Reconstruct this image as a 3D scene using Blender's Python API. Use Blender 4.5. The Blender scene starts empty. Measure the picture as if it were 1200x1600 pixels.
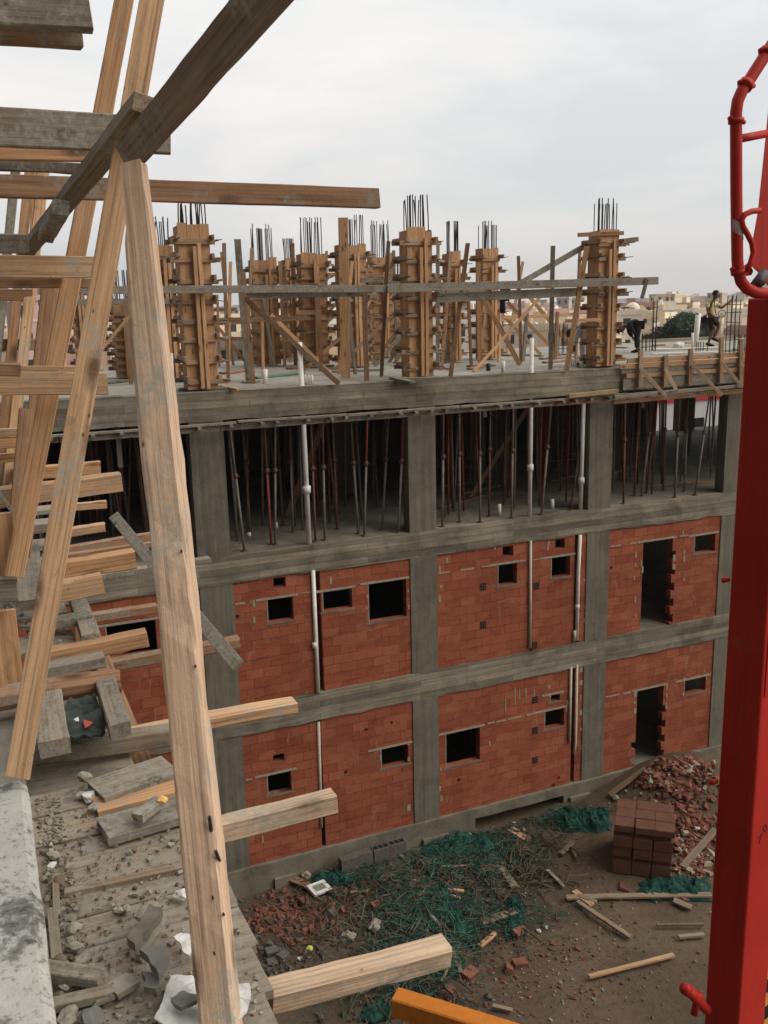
import bpy, bmesh, math, random
from mathutils import Vector, Matrix, noise
random.seed(7)
sc = bpy.context.scene
COL = sc.collection

# ---------------------------------------------------------------- camera
CZ = 12.0                                   # eye height over the yard
F = 1455.0                                  # focal length in photo pixels (1200 x 1600)
R = ((0.91728622, -0.10706743, 0.38356558),   # world X (along the far facade) in camera axes
     (-0.39754944, -0.18997331, 0.89769961),  # world Y (towards the facade)
     (-0.02324716, -0.97593376, -0.2168245))  # world Z
cam = bpy.data.cameras.new("camera")
cam.sensor_fit = 'VERTICAL'; cam.sensor_height = 24.0; cam.lens = F / 1600 * 24.0
cam.clip_start = 0.05; cam.clip_end = 6000
co = bpy.data.objects.new("camera", cam); COL.objects.link(co); sc.camera = co
m = Matrix(((R[0][0], -R[0][1], -R[0][2], 0), (R[1][0], -R[1][1], -R[1][2], 0), (R[2][0], -R[2][1], -R[2][2], CZ), (0, 0, 0, 1)))
co.matrix_world = m

# ---------------------------------------------------------------- sky, sun, exposure
SUN_EL, SUN_AZ = math.radians(46), math.radians(126)     # azimuth clockwise from +Y: over the right shoulder
w = bpy.data.worlds.new("World"); sc.world = w; w.use_nodes = True
nt = w.node_tree; nt.nodes.clear()
N = nt.nodes.new
out = N('ShaderNodeOutputWorld'); b1 = N('ShaderNodeBackground'); b2 = N('ShaderNodeBackground'); mx = N('ShaderNodeMixShader')
sky = N('ShaderNodeTexSky'); sky.sky_type = 'NISHITA'; sky.sun_disc = False
sky.sun_elevation = SUN_EL; sky.sun_rotation = SUN_AZ; sky.dust_density = 3.0
nt.links.new(sky.outputs[0], b1.inputs[0]); b1.inputs[1].default_value = 0.08
tc = N('ShaderNodeTexCoord'); mp = N('ShaderNodeMapping'); mp.inputs['Scale'].default_value = (1.0, 1.0, 4.0)
nz = N('ShaderNodeTexNoise'); nz.inputs['Scale'].default_value = 2.2; nz.inputs['Detail'].default_value = 7; nz.inputs['Roughness'].default_value = 0.55
nz.inputs['Distortion'].default_value = 0.4
nt.links.new(tc.outputs['Generated'], mp.inputs[0]); nt.links.new(mp.outputs[0], nz.inputs['Vector'])
cr = N('ShaderNodeValToRGB'); cr.color_ramp.elements[0].position = 0.36; cr.color_ramp.elements[0].color = (0.76, 0.79, 0.81, 1)
cr.color_ramp.elements[1].position = 0.62; cr.color_ramp.elements[1].color = (0.99, 0.955, 0.92, 1)
nt.links.new(nz.outputs['Fac'], cr.inputs[0])
sx = N('ShaderNodeSeparateXYZ'); nt.links.new(tc.outputs['Generated'], sx.inputs[0])
gr = N('ShaderNodeMapRange'); gr.inputs['From Min'].default_value = -0.02; gr.inputs['From Max'].default_value = 0.45
gr.inputs['To Min'].default_value = 0.93; gr.inputs['To Max'].default_value = 1.25
nt.links.new(sx.outputs['Z'], gr.inputs['Value'])
nt.links.new(cr.outputs[0], b2.inputs[0])
# added dimming of the unseen sky behind left, to shade the boom's left face
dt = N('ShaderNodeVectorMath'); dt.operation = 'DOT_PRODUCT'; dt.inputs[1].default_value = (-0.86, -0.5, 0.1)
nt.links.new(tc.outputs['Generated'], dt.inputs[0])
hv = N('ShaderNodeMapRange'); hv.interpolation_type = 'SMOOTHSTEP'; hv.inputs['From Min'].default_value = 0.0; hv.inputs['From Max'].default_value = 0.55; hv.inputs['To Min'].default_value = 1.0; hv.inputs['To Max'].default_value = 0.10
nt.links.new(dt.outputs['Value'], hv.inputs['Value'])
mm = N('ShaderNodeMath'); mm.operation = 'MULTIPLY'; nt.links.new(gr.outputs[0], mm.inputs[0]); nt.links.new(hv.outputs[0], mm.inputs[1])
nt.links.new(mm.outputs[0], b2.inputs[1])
mx.inputs[0].default_value = 0.90
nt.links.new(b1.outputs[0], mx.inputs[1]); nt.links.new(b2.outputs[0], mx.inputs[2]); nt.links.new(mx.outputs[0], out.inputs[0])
sl = bpy.data.lights.new("sun", 'SUN'); sl.energy = 2.0; sl.angle = math.radians(55); sl.color = (1.0, 0.93, 0.84)
so = bpy.data.objects.new("sun", sl); COL.objects.link(so)
sd = Vector((math.cos(SUN_EL) * math.sin(SUN_AZ), math.cos(SUN_EL) * math.cos(SUN_AZ), math.sin(SUN_EL)))
so.rotation_euler = sd.to_track_quat('Z', 'Y').to_euler(); so.location = (0, 0, 40)
sc.view_settings.view_transform = 'Standard'; sc.view_settings.look = 'None'
sc.view_settings.exposure = 0.0; sc.view_settings.gamma = 1.0
sc.cycles.max_bounces = 6; sc.cycles.diffuse_bounces = 3; sc.cycles.glossy_bounces = 2
sc.cycles.transparent_max_bounces = 8
sc.cycles.use_denoising = True
HAZE = 0.0003

# ---------------------------------------------------------------- helpers
def ray(px, py):
    c = (px - 600.0, py - 800.0, F)
    return Vector([sum(R[i][k] * c[k] for k in range(3)) for i in range(3)])
def onY(px, py, Y):
    r = ray(px, py); r = r * (Y / r.y); return Vector((r.x, r.y, r.z + CZ))
def onZ(px, py, z):
    r = ray(px, py); r = r * ((z - CZ) / r.z); return Vector((r.x, r.y, r.z + CZ))
def depth_of(p):
    q = Vector((p[0], p[1], p[2] - CZ)); return sum(R[i][2] * q[i] for i in range(3))
def mpp(p):                                   # metres in one photo pixel at point p
    return depth_of(p) / F

def tag(o, label=None, cat=None, group=None, kind=None):
    if label: o["label"] = label
    if cat: o["category"] = cat
    if group: o["group"] = group
    if kind: o["kind"] = kind
    return o
def empty(name, loc=(0, 0, 0), rz=0.0):
    o = bpy.data.objects.new(name, None); COL.objects.link(o); o.location = loc; o.rotation_euler = (0, 0, rz); return o
def link(name, me, mat=None, parent=None, smooth=False):
    if mat is not None:
        for k in (mat if isinstance(mat, (list, tuple)) else [mat]): me.materials.append(k)
    if smooth:
        for p in me.polygons: p.use_smooth = True
    o = bpy.data.objects.new(name, me); COL.objects.link(o)
    if parent is not None: o.parent = parent
    return o
def dup(o, parent=None, loc=None):
    c = o.copy(); COL.objects.link(c)
    if parent is not None: c.parent = parent
    if loc is not None: c.location = loc
    return c

class MB:
    def __init__(s): s.v = []; s.f = []; s.m = []
    def add(s, vs, fs, mi=0):
        b = len(s.v); s.v += [tuple(v) for v in vs]; s.f += [tuple(b + i for i in f) for f in fs]; s.m += [mi] * len(fs); return s
    def box(s, x0, x1, y0, y1, z0, z1, mi=0, M=None):
        vs = [Vector(p) for p in ((x0, y0, z0), (x1, y0, z0), (x1, y1, z0), (x0, y1, z0), (x0, y0, z1), (x1, y0, z1), (x1, y1, z1), (x0, y1, z1))]
        if M is not None: vs = [M @ v for v in vs]
        return s.add(vs, [(3, 2, 1, 0), (4, 5, 6, 7), (0, 1, 5, 4), (1, 2, 6, 5), (2, 3, 7, 6), (3, 0, 4, 7)], mi)
    def path(s, pts, r, n=8, mi=0, closed_ends=True):
        pts = [Vector(p) for p in pts]; rings = []
        rr = r if isinstance(r, (list, tuple)) else [r] * len(pts)
        ref = None
        for i, p in enumerate(pts):
            t = (pts[min(i + 1, len(pts) - 1)] - pts[max(i - 1, 0)]).normalized()
            if ref is None: ref = t.orthogonal().normalized()
            ref = (ref - t * ref.dot(t)).normalized(); q = t.cross(ref)
            rings.append([p + (ref * math.cos(2 * math.pi * k / n) + q * math.sin(2 * math.pi * k / n)) * rr[i] for k in range(n)])
        vs = [v for ring in rings for v in ring]; fs = []
        for i in range(len(pts) - 1):
            for k in range(n):
                a = i * n + k; b = i * n + (k + 1) % n
                fs.append((a, b, b + n, a + n))
        if closed_ends:
            fs.append(tuple(range(n - 1, -1, -1))); fs.append(tuple((len(pts) - 1) * n + k for k in range(n)))
        return s.add(vs, fs, mi)
    def mesh(s, name):
        me = bpy.data.meshes.new(name); me.from_pydata(s.v, [], s.f); me.update()
        if any(s.m): me.polygons.foreach_set("material_index", s.m)
        return me
    def build(s, name, mat, parent=None, smooth=False):
        return link(name, s.mesh(name), mat, parent, smooth)

def ngrid(nx, ny, fn, name, mat, parent=None, smooth=True):
    vs = [fn(i / nx, j / ny) for j in range(ny + 1) for i in range(nx + 1)]
    fs = [(j * (nx + 1) + i, j * (nx + 1) + i + 1, (j + 1) * (nx + 1) + i + 1, (j + 1) * (nx + 1) + i) for j in range(ny) for i in range(nx)]
    return MB().add(vs, fs).build(name, mat, parent, smooth)

# ---------------------------------------------------------------- materials
def nmat(name, rough=0.85):
    k = bpy.data.materials.new(name); k.use_nodes = True
    b = k.node_tree.nodes['Principled BSDF']; b.inputs['Roughness'].default_value = rough
    b.inputs['Specular IOR Level'].default_value = 0.25
    return k, k.node_tree, b
def nd(t, kind, **kw):
    n = t.nodes.new(kind)
    for a, v in kw.items():
        if a in n.inputs: n.inputs[a].default_value = v
        else: setattr(n, a, v)
    return n
def coords(t, scale=(1, 1, 1), rnd=True, rot=(0, 0, 0)):
    c = nd(t, 'ShaderNodeTexCoord'); mpn = nd(t, 'ShaderNodeMapping'); mpn.inputs['Scale'].default_value = scale; mpn.inputs['Rotation'].default_value = rot
    t.links.new(c.outputs['Object'], mpn.inputs['Vector'])
    if rnd:
        oi = nd(t, 'ShaderNodeObjectInfo'); mu = nd(t, 'ShaderNodeMath', operation='MULTIPLY'); mu.inputs[1].default_value = 57.0
        t.links.new(oi.outputs['Random'], mu.inputs[0]); cb = nd(t, 'ShaderNodeCombineXYZ')
        for i in range(3): t.links.new(mu.outputs[0], cb.inputs[i])
        t.links.new(cb.outputs[0], mpn.inputs['Location'])
    return mpn.outputs[0]
def noise_tex(t, vec, scale, detail=4, rough=0.6, dist=0.0):
    n = nd(t, 'ShaderNodeTexNoise'); n.inputs['Scale'].default_value = scale; n.inputs['Detail'].default_value = detail
    n.inputs['Roughness'].default_value = rough; n.inputs['Distortion'].default_value = dist
    t.links.new(vec, n.inputs['Vector']); return n.outputs['Fac']
def ramp(t, fac, stops):
    r = nd(t, 'ShaderNodeValToRGB'); e = r.color_ramp.elements
    while len(e) < len(stops): e.new(0.5)
    for el, (p, c) in zip(e, stops):
        el.position = p; el.color = (c if isinstance(c, tuple) else (c, c, c)) + (1,) if not (isinstance(c, tuple) and len(c) == 4) else c
    t.links.new(fac, r.inputs[0]); return r.outputs[0]
def mixc(t, fac, a, b, mode='MIX'):
    mnode = nd(t, 'ShaderNodeMix', data_type='RGBA', blend_type=mode)
    for sock, val in ((mnode.inputs[0], fac), (mnode.inputs[6], a), (mnode.inputs[7], b)):
        if hasattr(val, 'is_linked'): t.links.new(val, sock)
        elif isinstance(val, tuple): sock.default_value = val + (1,)
        else: sock.default_value = val
    return mnode.outputs[2]
def bump(t, b, height, strength=0.4, dist=0.01):
    bn = nd(t, 'ShaderNodeBump'); bn.inputs['Strength'].default_value = strength; bn.inputs['Distance'].default_value = dist
    t.links.new(height, bn.inputs['Height']); t.links.new(bn.outputs[0], b.inputs['Normal'])
def varied(t, col, lo=0.82, hi=1.15):
    oi = nd(t, 'ShaderNodeObjectInfo'); mr = nd(t, 'ShaderNodeMapRange'); mr.inputs['To Min'].default_value = lo; mr.inputs['To Max'].default_value = hi
    t.links.new(oi.outputs['Random'], mr.inputs['Value']); h = nd(t, 'ShaderNodeHueSaturation')
    t.links.new(mr.outputs[0], h.inputs['Value']); t.links.new(col, h.inputs['Color']); return h.outputs[0]

def wood(name, light, dark, splat=0.45, splat_col=(0.30, 0.28, 0.235), axis=0, knots=True, lo=0.85, hi=1.15):
    k, t, b = nmat(name, 0.88)
    def ax(a, c): s = [c, c, c]; s[axis] = a; return tuple(s)
    v0 = coords(t, (1, 1, 1)); v1 = coords(t, ax(0.8, 10.0)); v2 = coords(t, ax(1.6, 95.0))
    g1 = noise_tex(t, v1, 1.0, 6, 0.65, 0.8); g2 = noise_tex(t, v2, 1.0, 4, 0.65)
    c = ramp(t, g1, [(0.30, dark), (0.68, light)])
    wv = nd(t, 'ShaderNodeTexWave', wave_type='RINGS'); wv.inputs['Scale'].default_value = 1.0; wv.inputs['Distortion'].default_value = 5.0; wv.inputs['Detail'].default_value = 3.0; wv.inputs['Detail Scale'].default_value = 0.6
    t.links.new(coords(t, ax(1.1, 16.0)), wv.inputs['Vector'])
    c = mixc(t, 0.35, c, ramp(t, wv.outputs['Fac'], [(0.0, 0.62), (0.35, 1.0)]), 'MULTIPLY')       # year rings
    c = mixc(t, 0.9, c, ramp(t, g2, [(0.34, 0.50), (0.50, 0.92), (0.70, 1.08)]), 'MULTIPLY')         # fibres and splits
    if knots:
        for sx, cs, r0, r1, dk in ((2.3, 6.5, 0.07, 0.20, 0.28), (7.0, 13.0, 0.03, 0.075, 0.16)):
            vo = nd(t, 'ShaderNodeTexVoronoi'); vo.inputs['Scale'].default_value = 1.0; t.links.new(coords(t, ax(sx, cs)), vo.inputs['Vector'])
            c = mixc(t, ramp(t, vo.outputs['Distance'], [(r0, 0.9), (r1, 0.0)]), c, tuple(x * dk for x in dark))
    big = noise_tex(t, v0, 2.6, 6, 0.7, 0.4); sp = ramp(t, big, [(splat, 0.9), (splat + 0.07, 0.0)])   # cement wash
    fine = noise_tex(t, v0, 34, 5, 0.75); sp2 = ramp(t, fine, [(0.40, 1.0), (0.58, 0.1)])
    ms = nd(t, 'ShaderNodeMath', operation='MULTIPLY'); t.links.new(sp, ms.inputs[0]); t.links.new(sp2, ms.inputs[1])
    c = mixc(t, ms.outputs[0], c, splat_col)
    mid = noise_tex(t, coords(t, ax(5, 12.0)), 1.0, 6, 0.75, 0.5); c = mixc(t, 0.7, c, ramp(t, mid, [(0.28, 0.45), (0.42, 1.0)]), 'MULTIPLY')  # dirt
    c = varied(t, c, lo, hi)
    t.links.new(c, b.inputs['Base Color'])
    ad = nd(t, 'ShaderNodeMath', operation='ADD'); t.links.new(g2, ad.inputs[0]); t.links.new(fine, ad.inputs[1]); bump(t, b, ad.outputs[0], 0.6, 0.004)
    return k
W_PALE = wood('pale_sawn_wood', (0.84, 0.60, 0.42), (0.66, 0.45, 0.30), 0.41, (0.46, 0.42, 0.35), lo=0.98, hi=1.04)
W_PALE2 = wood('pale_joist_wood', (0.794, 0.589, 0.410), (0.563, 0.397, 0.262), 0.43, (0.40, 0.36, 0.29), lo=0.92, hi=1.05)
W_FRESH = wood('fresh_wood', (0.713, 0.462, 0.271), (0.488, 0.297, 0.158), 0.41, (0.38, 0.35, 0.29))
W_ORANGE = wood('orange_wood', (0.650, 0.384, 0.202), (0.429, 0.234, 0.117), 0.36)
W_BROWN = wood('brown_wood', (0.432, 0.252, 0.144), (0.264, 0.150, 0.084), 0.42)
W_GREY = wood('weathered_grey_wood', (0.30, 0.255, 0.195), (0.17, 0.14, 0.105), 0.52, (0.33, 0.315, 0.27))
W_GREYB = wood('grey_brown_wood', (0.33, 0.25, 0.175), (0.20, 0.145, 0.10), 0.46)
W_DECK = wood('mortar_stained_deck_wood', (0.360, 0.282, 0.198), (0.192, 0.150, 0.108), 0.56, (0.27, 0.26, 0.225))
W_FORM = wood('formwork_panel_wood', (0.46, 0.265, 0.135), (0.29, 0.155, 0.075), 0.36, axis=2, lo=0.75, hi=1.15)
W_BATTEN = wood('batten_wood', (0.600, 0.384, 0.222), (0.360, 0.222, 0.126), 0.45, lo=0.7, hi=1.2)
W_LITTER = wood('dirty_offcut_wood', (0.36, 0.26, 0.17), (0.22, 0.155, 0.10), 0.48, (0.22, 0.20, 0.17))

def concrete(name, col, streak='x', dark=0.6, patch=0.5):
    k, t, b = nmat(name, 0.9)
    sc_ = {'x': (0.5, 6, 7.5), 'z': (8, 8, 0.35), 'n': (1, 1, 1)}[streak]
    v = coords(t, sc_, rnd=False); v0 = coords(t, (1, 1, 1), rnd=False)
    a = noise_tex(t, v, 1.3, 5, 0.65, 0.4)
    c = ramp(t, a, [(0.28, tuple(x * dark for x in col)), (0.72, tuple(min(1, x * 1.22) for x in col))])
    f = noise_tex(t, v0, 1.1, 6, 0.7, 0.5); st = ramp(t, f, [(0.35, patch), (0.55, 1.0)])
    c = mixc(t, 0.7, c, st, 'MULTIPLY')
    if streak == 'x':                        # board marks left by the shutter
        sp = nd(t, 'ShaderNodeSeparateXYZ'); tcn = nd(t, 'ShaderNodeTexCoord'); t.links.new(tcn.outputs['Object'], sp.inputs[0])
        cb = nd(t, 'ShaderNodeCombineXYZ'); t.links.new(sp.outputs['X'], cb.inputs[0]); t.links.new(sp.outputs['Z'], cb.inputs[1])
        br = nd(t, 'ShaderNodeTexBrick'); br.inputs['Color1'].default_value = (0.60, 0.60, 0.60, 1); br.inputs['Color2'].default_value = (1.40, 1.36, 1.28, 1)
        br.inputs['Mortar'].default_value = (0.62, 0.62, 0.62, 1); br.inputs['Scale'].default_value = 1.0; br.inputs['Mortar Size'].default_value = 0.006
        br.inputs['Brick Width'].default_value = 2.3; br.inputs['Row Height'].default_value = 0.14; br.inputs['Bias'].default_value = 0.1
        t.links.new(cb.outputs[0], br.inputs['Vector']); c = mixc(t, 0.8, c, br.outputs['Color'], 'MULTIPLY')
    g = noise_tex(t, v0, 30, 4, 0.7); gg = ramp(t, g, [(0.3, 0.78), (0.7, 1.1)]); c = mixc(t, 0.8, c, gg, 'MULTIPLY')
    t.links.new(c, b.inputs['Base Color']); bump(t, b, g, 0.35, 0.006)
    return k
C_BEAM = concrete('board_marked_concrete', (0.265, 0.237, 0.19), 'x', 0.55, 0.42)
C_COL = concrete('streaked_column_concrete', (0.20, 0.18, 0.143), 'z', 0.68, 0.6)
C_PLINTH = concrete('rough_plinth_concrete', (0.22, 0.197, 0.153), 'n', 0.8)
C_SLAB = concrete('pale_slab_concrete', (0.37, 0.35, 0.305), 'n', 0.7, 0.6)
C_FLOOR = concrete('dusty_floor_concrete', (0.24, 0.218, 0.175), 'n', 0.7, 0.6)
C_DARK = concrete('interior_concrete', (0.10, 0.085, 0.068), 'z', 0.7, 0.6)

def speckled_slab():
    k, t, b = nmat('speckled_slab_edge', 0.92); v = coords(t, (1, 1, 1), rnd=False)
    a = noise_tex(t, v, 11, 9, 0.72, 0.2); a2 = noise_tex(t, v, 1.6, 4, 0.6); am = nd(t, 'ShaderNodeMath', operation='ADD'); am2 = nd(t, 'ShaderNodeMath', operation='MULTIPLY'); am2.inputs[1].default_value = 0.5; t.links.new(a, am.inputs[0]); t.links.new(a2, am.inputs[1]); t.links.new(am.outputs[0], am2.inputs[0]); c = ramp(t, am2.outputs[0], [(0.40, (0.10, 0.096, 0.085)), (0.455, (0.20, 0.195, 0.175)), (0.49, (0.42, 0.41, 0.375)), (0.66, (0.54, 0.53, 0.495))])
    s = noise_tex(t, v, 34, 5, 0.75); sm = ramp(t, s, [(0.36, 0.30), (0.46, 1.0)]); c = mixc(t, 0.8, c, sm, 'MULTIPLY')
    t.links.new(c, b.inputs['Base Color']); bump(t, b, s, 0.6, 0.006); return k
C_EDGE = speckled_slab()

def brick_mat():
    k, t, b = nmat('red_hollow_block', 0.9)
    tcn = nd(t, 'ShaderNodeTexCoord'); sp = nd(t, 'ShaderNodeSeparateXYZ'); t.links.new(tcn.outputs['Object'], sp.inputs[0])
    ad = nd(t, 'ShaderNodeMath', operation='ADD'); t.links.new(sp.outputs['X'], ad.inputs[0]); t.links.new(sp.outputs['Y'], ad.inputs[1])
    cb = nd(t, 'ShaderNodeCombineXYZ'); t.links.new(ad.outputs[0], cb.inputs[0]); t.links.new(sp.outputs['Z'], cb.inputs[1])
    wob = noise_tex(t, cb.outputs[0], 2.0, 2); wv = nd(t, 'ShaderNodeVectorMath', operation='MULTIPLY_ADD')
    wc = nd(t, 'ShaderNodeCombineXYZ'); t.links.new(wob, wc.inputs[1])
    wv.inputs[1].default_value = (0.02, 0.03, 0); t.links.new(wc.outputs[0], wv.inputs[0]); t.links.new(cb.outputs[0], wv.inputs[2])
    br = nd(t, 'ShaderNodeTexBrick'); br.offset = 0.43
    br.inputs['Color1'].default_value = (0.31, 0.083, 0.042, 1); br.inputs['Color2'].default_value = (0.41, 0.132, 0.070, 1)
    br.inputs['Mortar'].default_value = (0.15, 0.042, 0.026, 1); br.inputs['Scale'].default_value = 1.0
    br.inputs['Mortar Size'].default_value = 0.007; br.inputs['Mortar Smooth'].default_value = 0.3
    br.inputs['Brick Width'].default_value = 0.37; br.inputs['Row Height'].default_value = 0.2; br.inputs['Bias'].default_value = -0.15
    t.links.new(wv.outputs[0], br.inputs['Vector'])
    c = br.outputs['Color']
    v0 = coords(t, (1, 1, 1), rnd=False)
    a = noise_tex(t, v0, 1.0, 5, 0.65, 0.5); aa = ramp(t, a, [(0.3, 0.72), (0.7, 1.12)]); c = mixc(t, 0.85, c, aa, 'MULTIPLY')
    f = noise_tex(t, v0, 40, 3, 0.7); ff = ramp(t, f, [(0.3, 0.82), (0.65, 1.06)]); c = mixc(t, 0.8, c, ff, 'MULTIPLY')
    mrt = noise_tex(t, v0, 2.3, 4, 0.7); mm_ = ramp(t, mrt, [(0.50, 0.0), (0.62, 0.75)]); mf = nd(t, 'ShaderNodeMath', operation='MULTIPLY')
    t.links.new(mm_, mf.inputs[0]); t.links.new(br.outputs['Fac'], mf.inputs[1]); c = mixc(t, mf.outputs[0], c, (0.30, 0.20, 0.14))
    hs = noise_tex(t, coords(t, (1.6, 1.6, 26), rnd=False), 1.0, 4, 0.7); c = mixc(t, ramp(t, hs, [(0.66, 0.0), (0.72, 0.55)]), c, (0.34, 0.19, 0.13))
    hs2 = noise_tex(t, coords(t, (2.2, 2.2, 9), rnd=False), 1.0, 4, 0.7); c = mixc(t, 0.8, c, ramp(t, hs2, [(0.30, 0.62), (0.48, 1.0)]), 'MULTIPLY')
    # pale cement smears on the face
    vs = coords(t, (1.6, 1.6, 0.5), rnd=False); sm = noise_tex(t, vs, 3.2, 5, 0.7, 1.0); mk = ramp(t, sm, [(0.60, 0.0), (0.72, 0.5)])
    c = mixc(t, mk, c, (0.36, 0.24, 0.17))
    # broken corners and holes
    vh = coords(t, (1, 1, 1), rnd=False); vo = nd(t, 'ShaderNodeTexVoronoi'); vo.inputs['Scale'].default_value = 1.25; t.links.new(vh, vo.inputs['Vector'])
    hm = ramp(t, vo.outputs['Distance'], [(0.045, 1.0), (0.06, 0.0)]); c = mixc(t, hm, c, (0.03, 0.012, 0.01))
    t.links.new(c, b.inputs['Base Color']); bump(t, b, br.outputs['Fac'], -0.25, 0.006); return k
BRICK = brick_mat()

def plain(name, col, rough=0.6, metal=0.0, var=0.25, scale=6, spec=0.3, rnd=True):
    k, t, b = nmat(name, rough); b.inputs['Metallic'].default_value = metal; b.inputs['Specular IOR Level'].default_value = spec
    v = coords(t, (1, 1, 1), rnd=rnd); a = noise_tex(t, v, scale, 5, 0.65, 0.3)
    c = ramp(t, a, [(0.3, tuple(x * (1 - var) for x in col)), (0.7, tuple(min(1, x * (1 + var)) for x in col))])
    t.links.new(c, b.inputs['Base Color']); bump(t, b, a, 0.15, 0.004); return k
PVC = plain('white_pvc', (0.80, 0.78, 0.73), 0.5, 0, 0.14)
CREAM_PIPE = plain('dusty_cream_pipe', (0.52, 0.46, 0.36), 0.6, 0, 0.2)
DARKPIPE = plain('dark_conduit', (0.035, 0.03, 0.028), 0.6)
REBAR = plain('rusty_rebar', (0.045, 0.038, 0.036), 0.75, 0.2, 0.4, 30)
STEEL = plain('dull_prop_steel', (0.21, 0.18, 0.155), 0.65, 0.1, 0.35, 9)
RUST = plain('rusty_prop_steel', (0.16, 0.085, 0.06), 0.8, 0.1, 0.4, 9)
REDPROP = plain('red_prop_paint', (0.28, 0.06, 0.045), 0.6, 0, 0.35, 9)
MORTAR = plain('pale_mortar', (0.34, 0.29, 0.215), 0.95, 0, 0.3, 20)
BLACK = plain('hollow_dark', (0.012, 0.01, 0.01), 0.95)
GREYBLOCK = plain('cement_block', (0.115, 0.105, 0.092), 0.95, 0, 0.3, 14)
CHIP_RED = plain('brick_rubble', (0.20, 0.085, 0.058), 0.95, 0, 0.45, 5)
CHIP_GREY = plain('mortar_rubble', (0.28, 0.262, 0.215), 0.95, 0, 0.4, 7)
DUST = plain('cement_dust', (0.30, 0.275, 0.22), 0.95, 0, 0.35, 7)
CHIP_BROWN = plain('earth_crumbs', (0.15, 0.115, 0.085), 0.95, 0, 0.4, 7)
STACKBRICK = plain('stacked_clay_block', (0.14, 0.066, 0.044), 0.9, 0, 0.22, 6)
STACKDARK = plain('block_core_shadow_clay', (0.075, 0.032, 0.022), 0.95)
STRAND_G = plain('green_net_strands', (0.022, 0.066, 0.05), 0.8, 0, 0.75, 1.5)
STRAND_M = plain('mint_net_strands', (0.06, 0.145, 0.11), 0.8, 0, 0.5, 1.5)
STRAND_Y = plain('straw_and_lath', (0.115, 0.092, 0.062), 0.9, 0, 0.5, 2)
NET = plain('green_net_cloth', (0.008, 0.055, 0.040), 0.75, 0, 0.55, 5)
PAPER = plain('white_sheet', (0.60, 0.59, 0.56), 0.9, 0, 0.28, 14)
GREYSHEET = plain('grey_cement_cake', (0.17, 0.165, 0.15), 0.9, 0, 0.25, 8)
YELLOW = plain('yellow_scrap', (0.62, 0.40, 0.13), 0.8)
ORANGE = plain('orange_paint', (0.62, 0.20, 0.025), 0.5, 0, 0.12, 8, 0.4)
TRUCKGREY = plain('truck_grey', (0.10, 0.10, 0.10), 0.5)
TYRE = plain('tyre_rubber', (0.02, 0.02, 0.02), 0.85)

def red_paint():
    k, t, b = nmat('red_boom_paint', 0.5); b.inputs['Specular IOR Level'].default_value = 0.25
    v = coords(t, (1, 1, 1), rnd=False); a = noise_tex(t, v, 1.2, 5, 0.6); c = ramp(t, a, [(0.3, (0.42, 0.020, 0.013)), (0.7, (0.53, 0.031, 0.020))])
    vs = coords(t, (14, 14, 0.6), rnd=False); s = noise_tex(t, vs, 1.0, 4, 0.7); sm = ramp(t, s, [(0.30, 0.62), (0.48, 1.0)]); c = mixc(t, 0.6, c, sm, 'MULTIPLY')
    f = noise_tex(t, v, 38, 4, 0.75); ch = ramp(t, f, [(0.70, 0.0), (0.74, 0.7)]); c = mixc(t, ch, c, (0.13, 0.05, 0.04))
    cs = noise_tex(t, v, 3.0, 7, 0.8, 0.4); cm = ramp(t, cs, [(0.62, 0.0), (0.70, 0.5)]); c = mixc(t, cm, c, (0.30, 0.12, 0.10))
    sc2 = noise_tex(t, coords(t, (60, 60, 2.5), rnd=False), 1.0, 3, 0.7); c = mixc(t, ramp(t, sc2, [(0.68, 0.0), (0.73, 0.6)]), c, (0.16, 0.03, 0.025))
    t.links.new(c, b.inputs['Base Color']); bump(t, b, a, 0.1, 0.01); return k
RED = red_paint()

def ground_mat():
    k, t, b = nmat('trodden_earth', 0.95); v = coords(t, (1, 1, 1), rnd=False)
    a = noise_tex(t, v, 0.45, 7, 0.65, 0.6); c = ramp(t, a, [(0.34, (0.088, 0.078, 0.062)), (0.46, (0.12, 0.086, 0.058)), (0.60, (0.155, 0.112, 0.075)), (0.72, (0.135, 0.118, 0.092))])
    f = noise_tex(t, v, 9, 6, 0.75); ff = ramp(t, f, [(0.28, 0.62), (0.68, 1.15)]); c = mixc(t, 0.9, c, ff, 'MULTIPLY')
    g = noise_tex(t, v, 45, 4, 0.8); gm = ramp(t, g, [(0.66, 0.0), (0.74, 0.5)]); c = mixc(t, gm, c, (0.30, 0.26, 0.21))
    t.links.new(c, b.inputs['Base Color']); bump(t, b, f, 0.8, 0.03); return k
GROUND = ground_mat()

# ================================================================ GROUND
def gh(x, y):                                 # height of the yard
    h = 0.0
    d = (x - 10.5) / 3.2; e = (y - 16.8) / 2.2
    h += 0.16 * math.exp(-d * d - e * e)
    d = (x - 14.6) / 1.9; e = (y - 16.0) / 1.5                      # brick rubble heap by the door
    h += 1.3 * math.exp(-d * d - e * e)
    d = (x - 6.0) / 2.0; e = (y - 16.0) / 1.6
    h += 0.22 * math.exp(-d * d - e * e)
    h += 0.10 * noise.noise(Vector((x * 0.6, y * 0.6, 3.1))) + 0.05 * noise.noise(Vector((x * 1.9, y * 1.9, 9.0)))
    f = max(0.0, 1 - max(abs(x - 9), abs(y - 11)) / 22.0)
    return h * min(1, f * 3)
def yard(u, v):
    def warp(s): s = 2 * s - 1; return math.copysign(abs(s) ** 5 * 2600 + abs(s) * 26, s)
    x = 9 + warp(u); y = 11 + warp(v); return (x, y, gh(x, y))
tag(ngrid(170, 170, yard, 'ground', GROUND), kind='structure')
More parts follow.
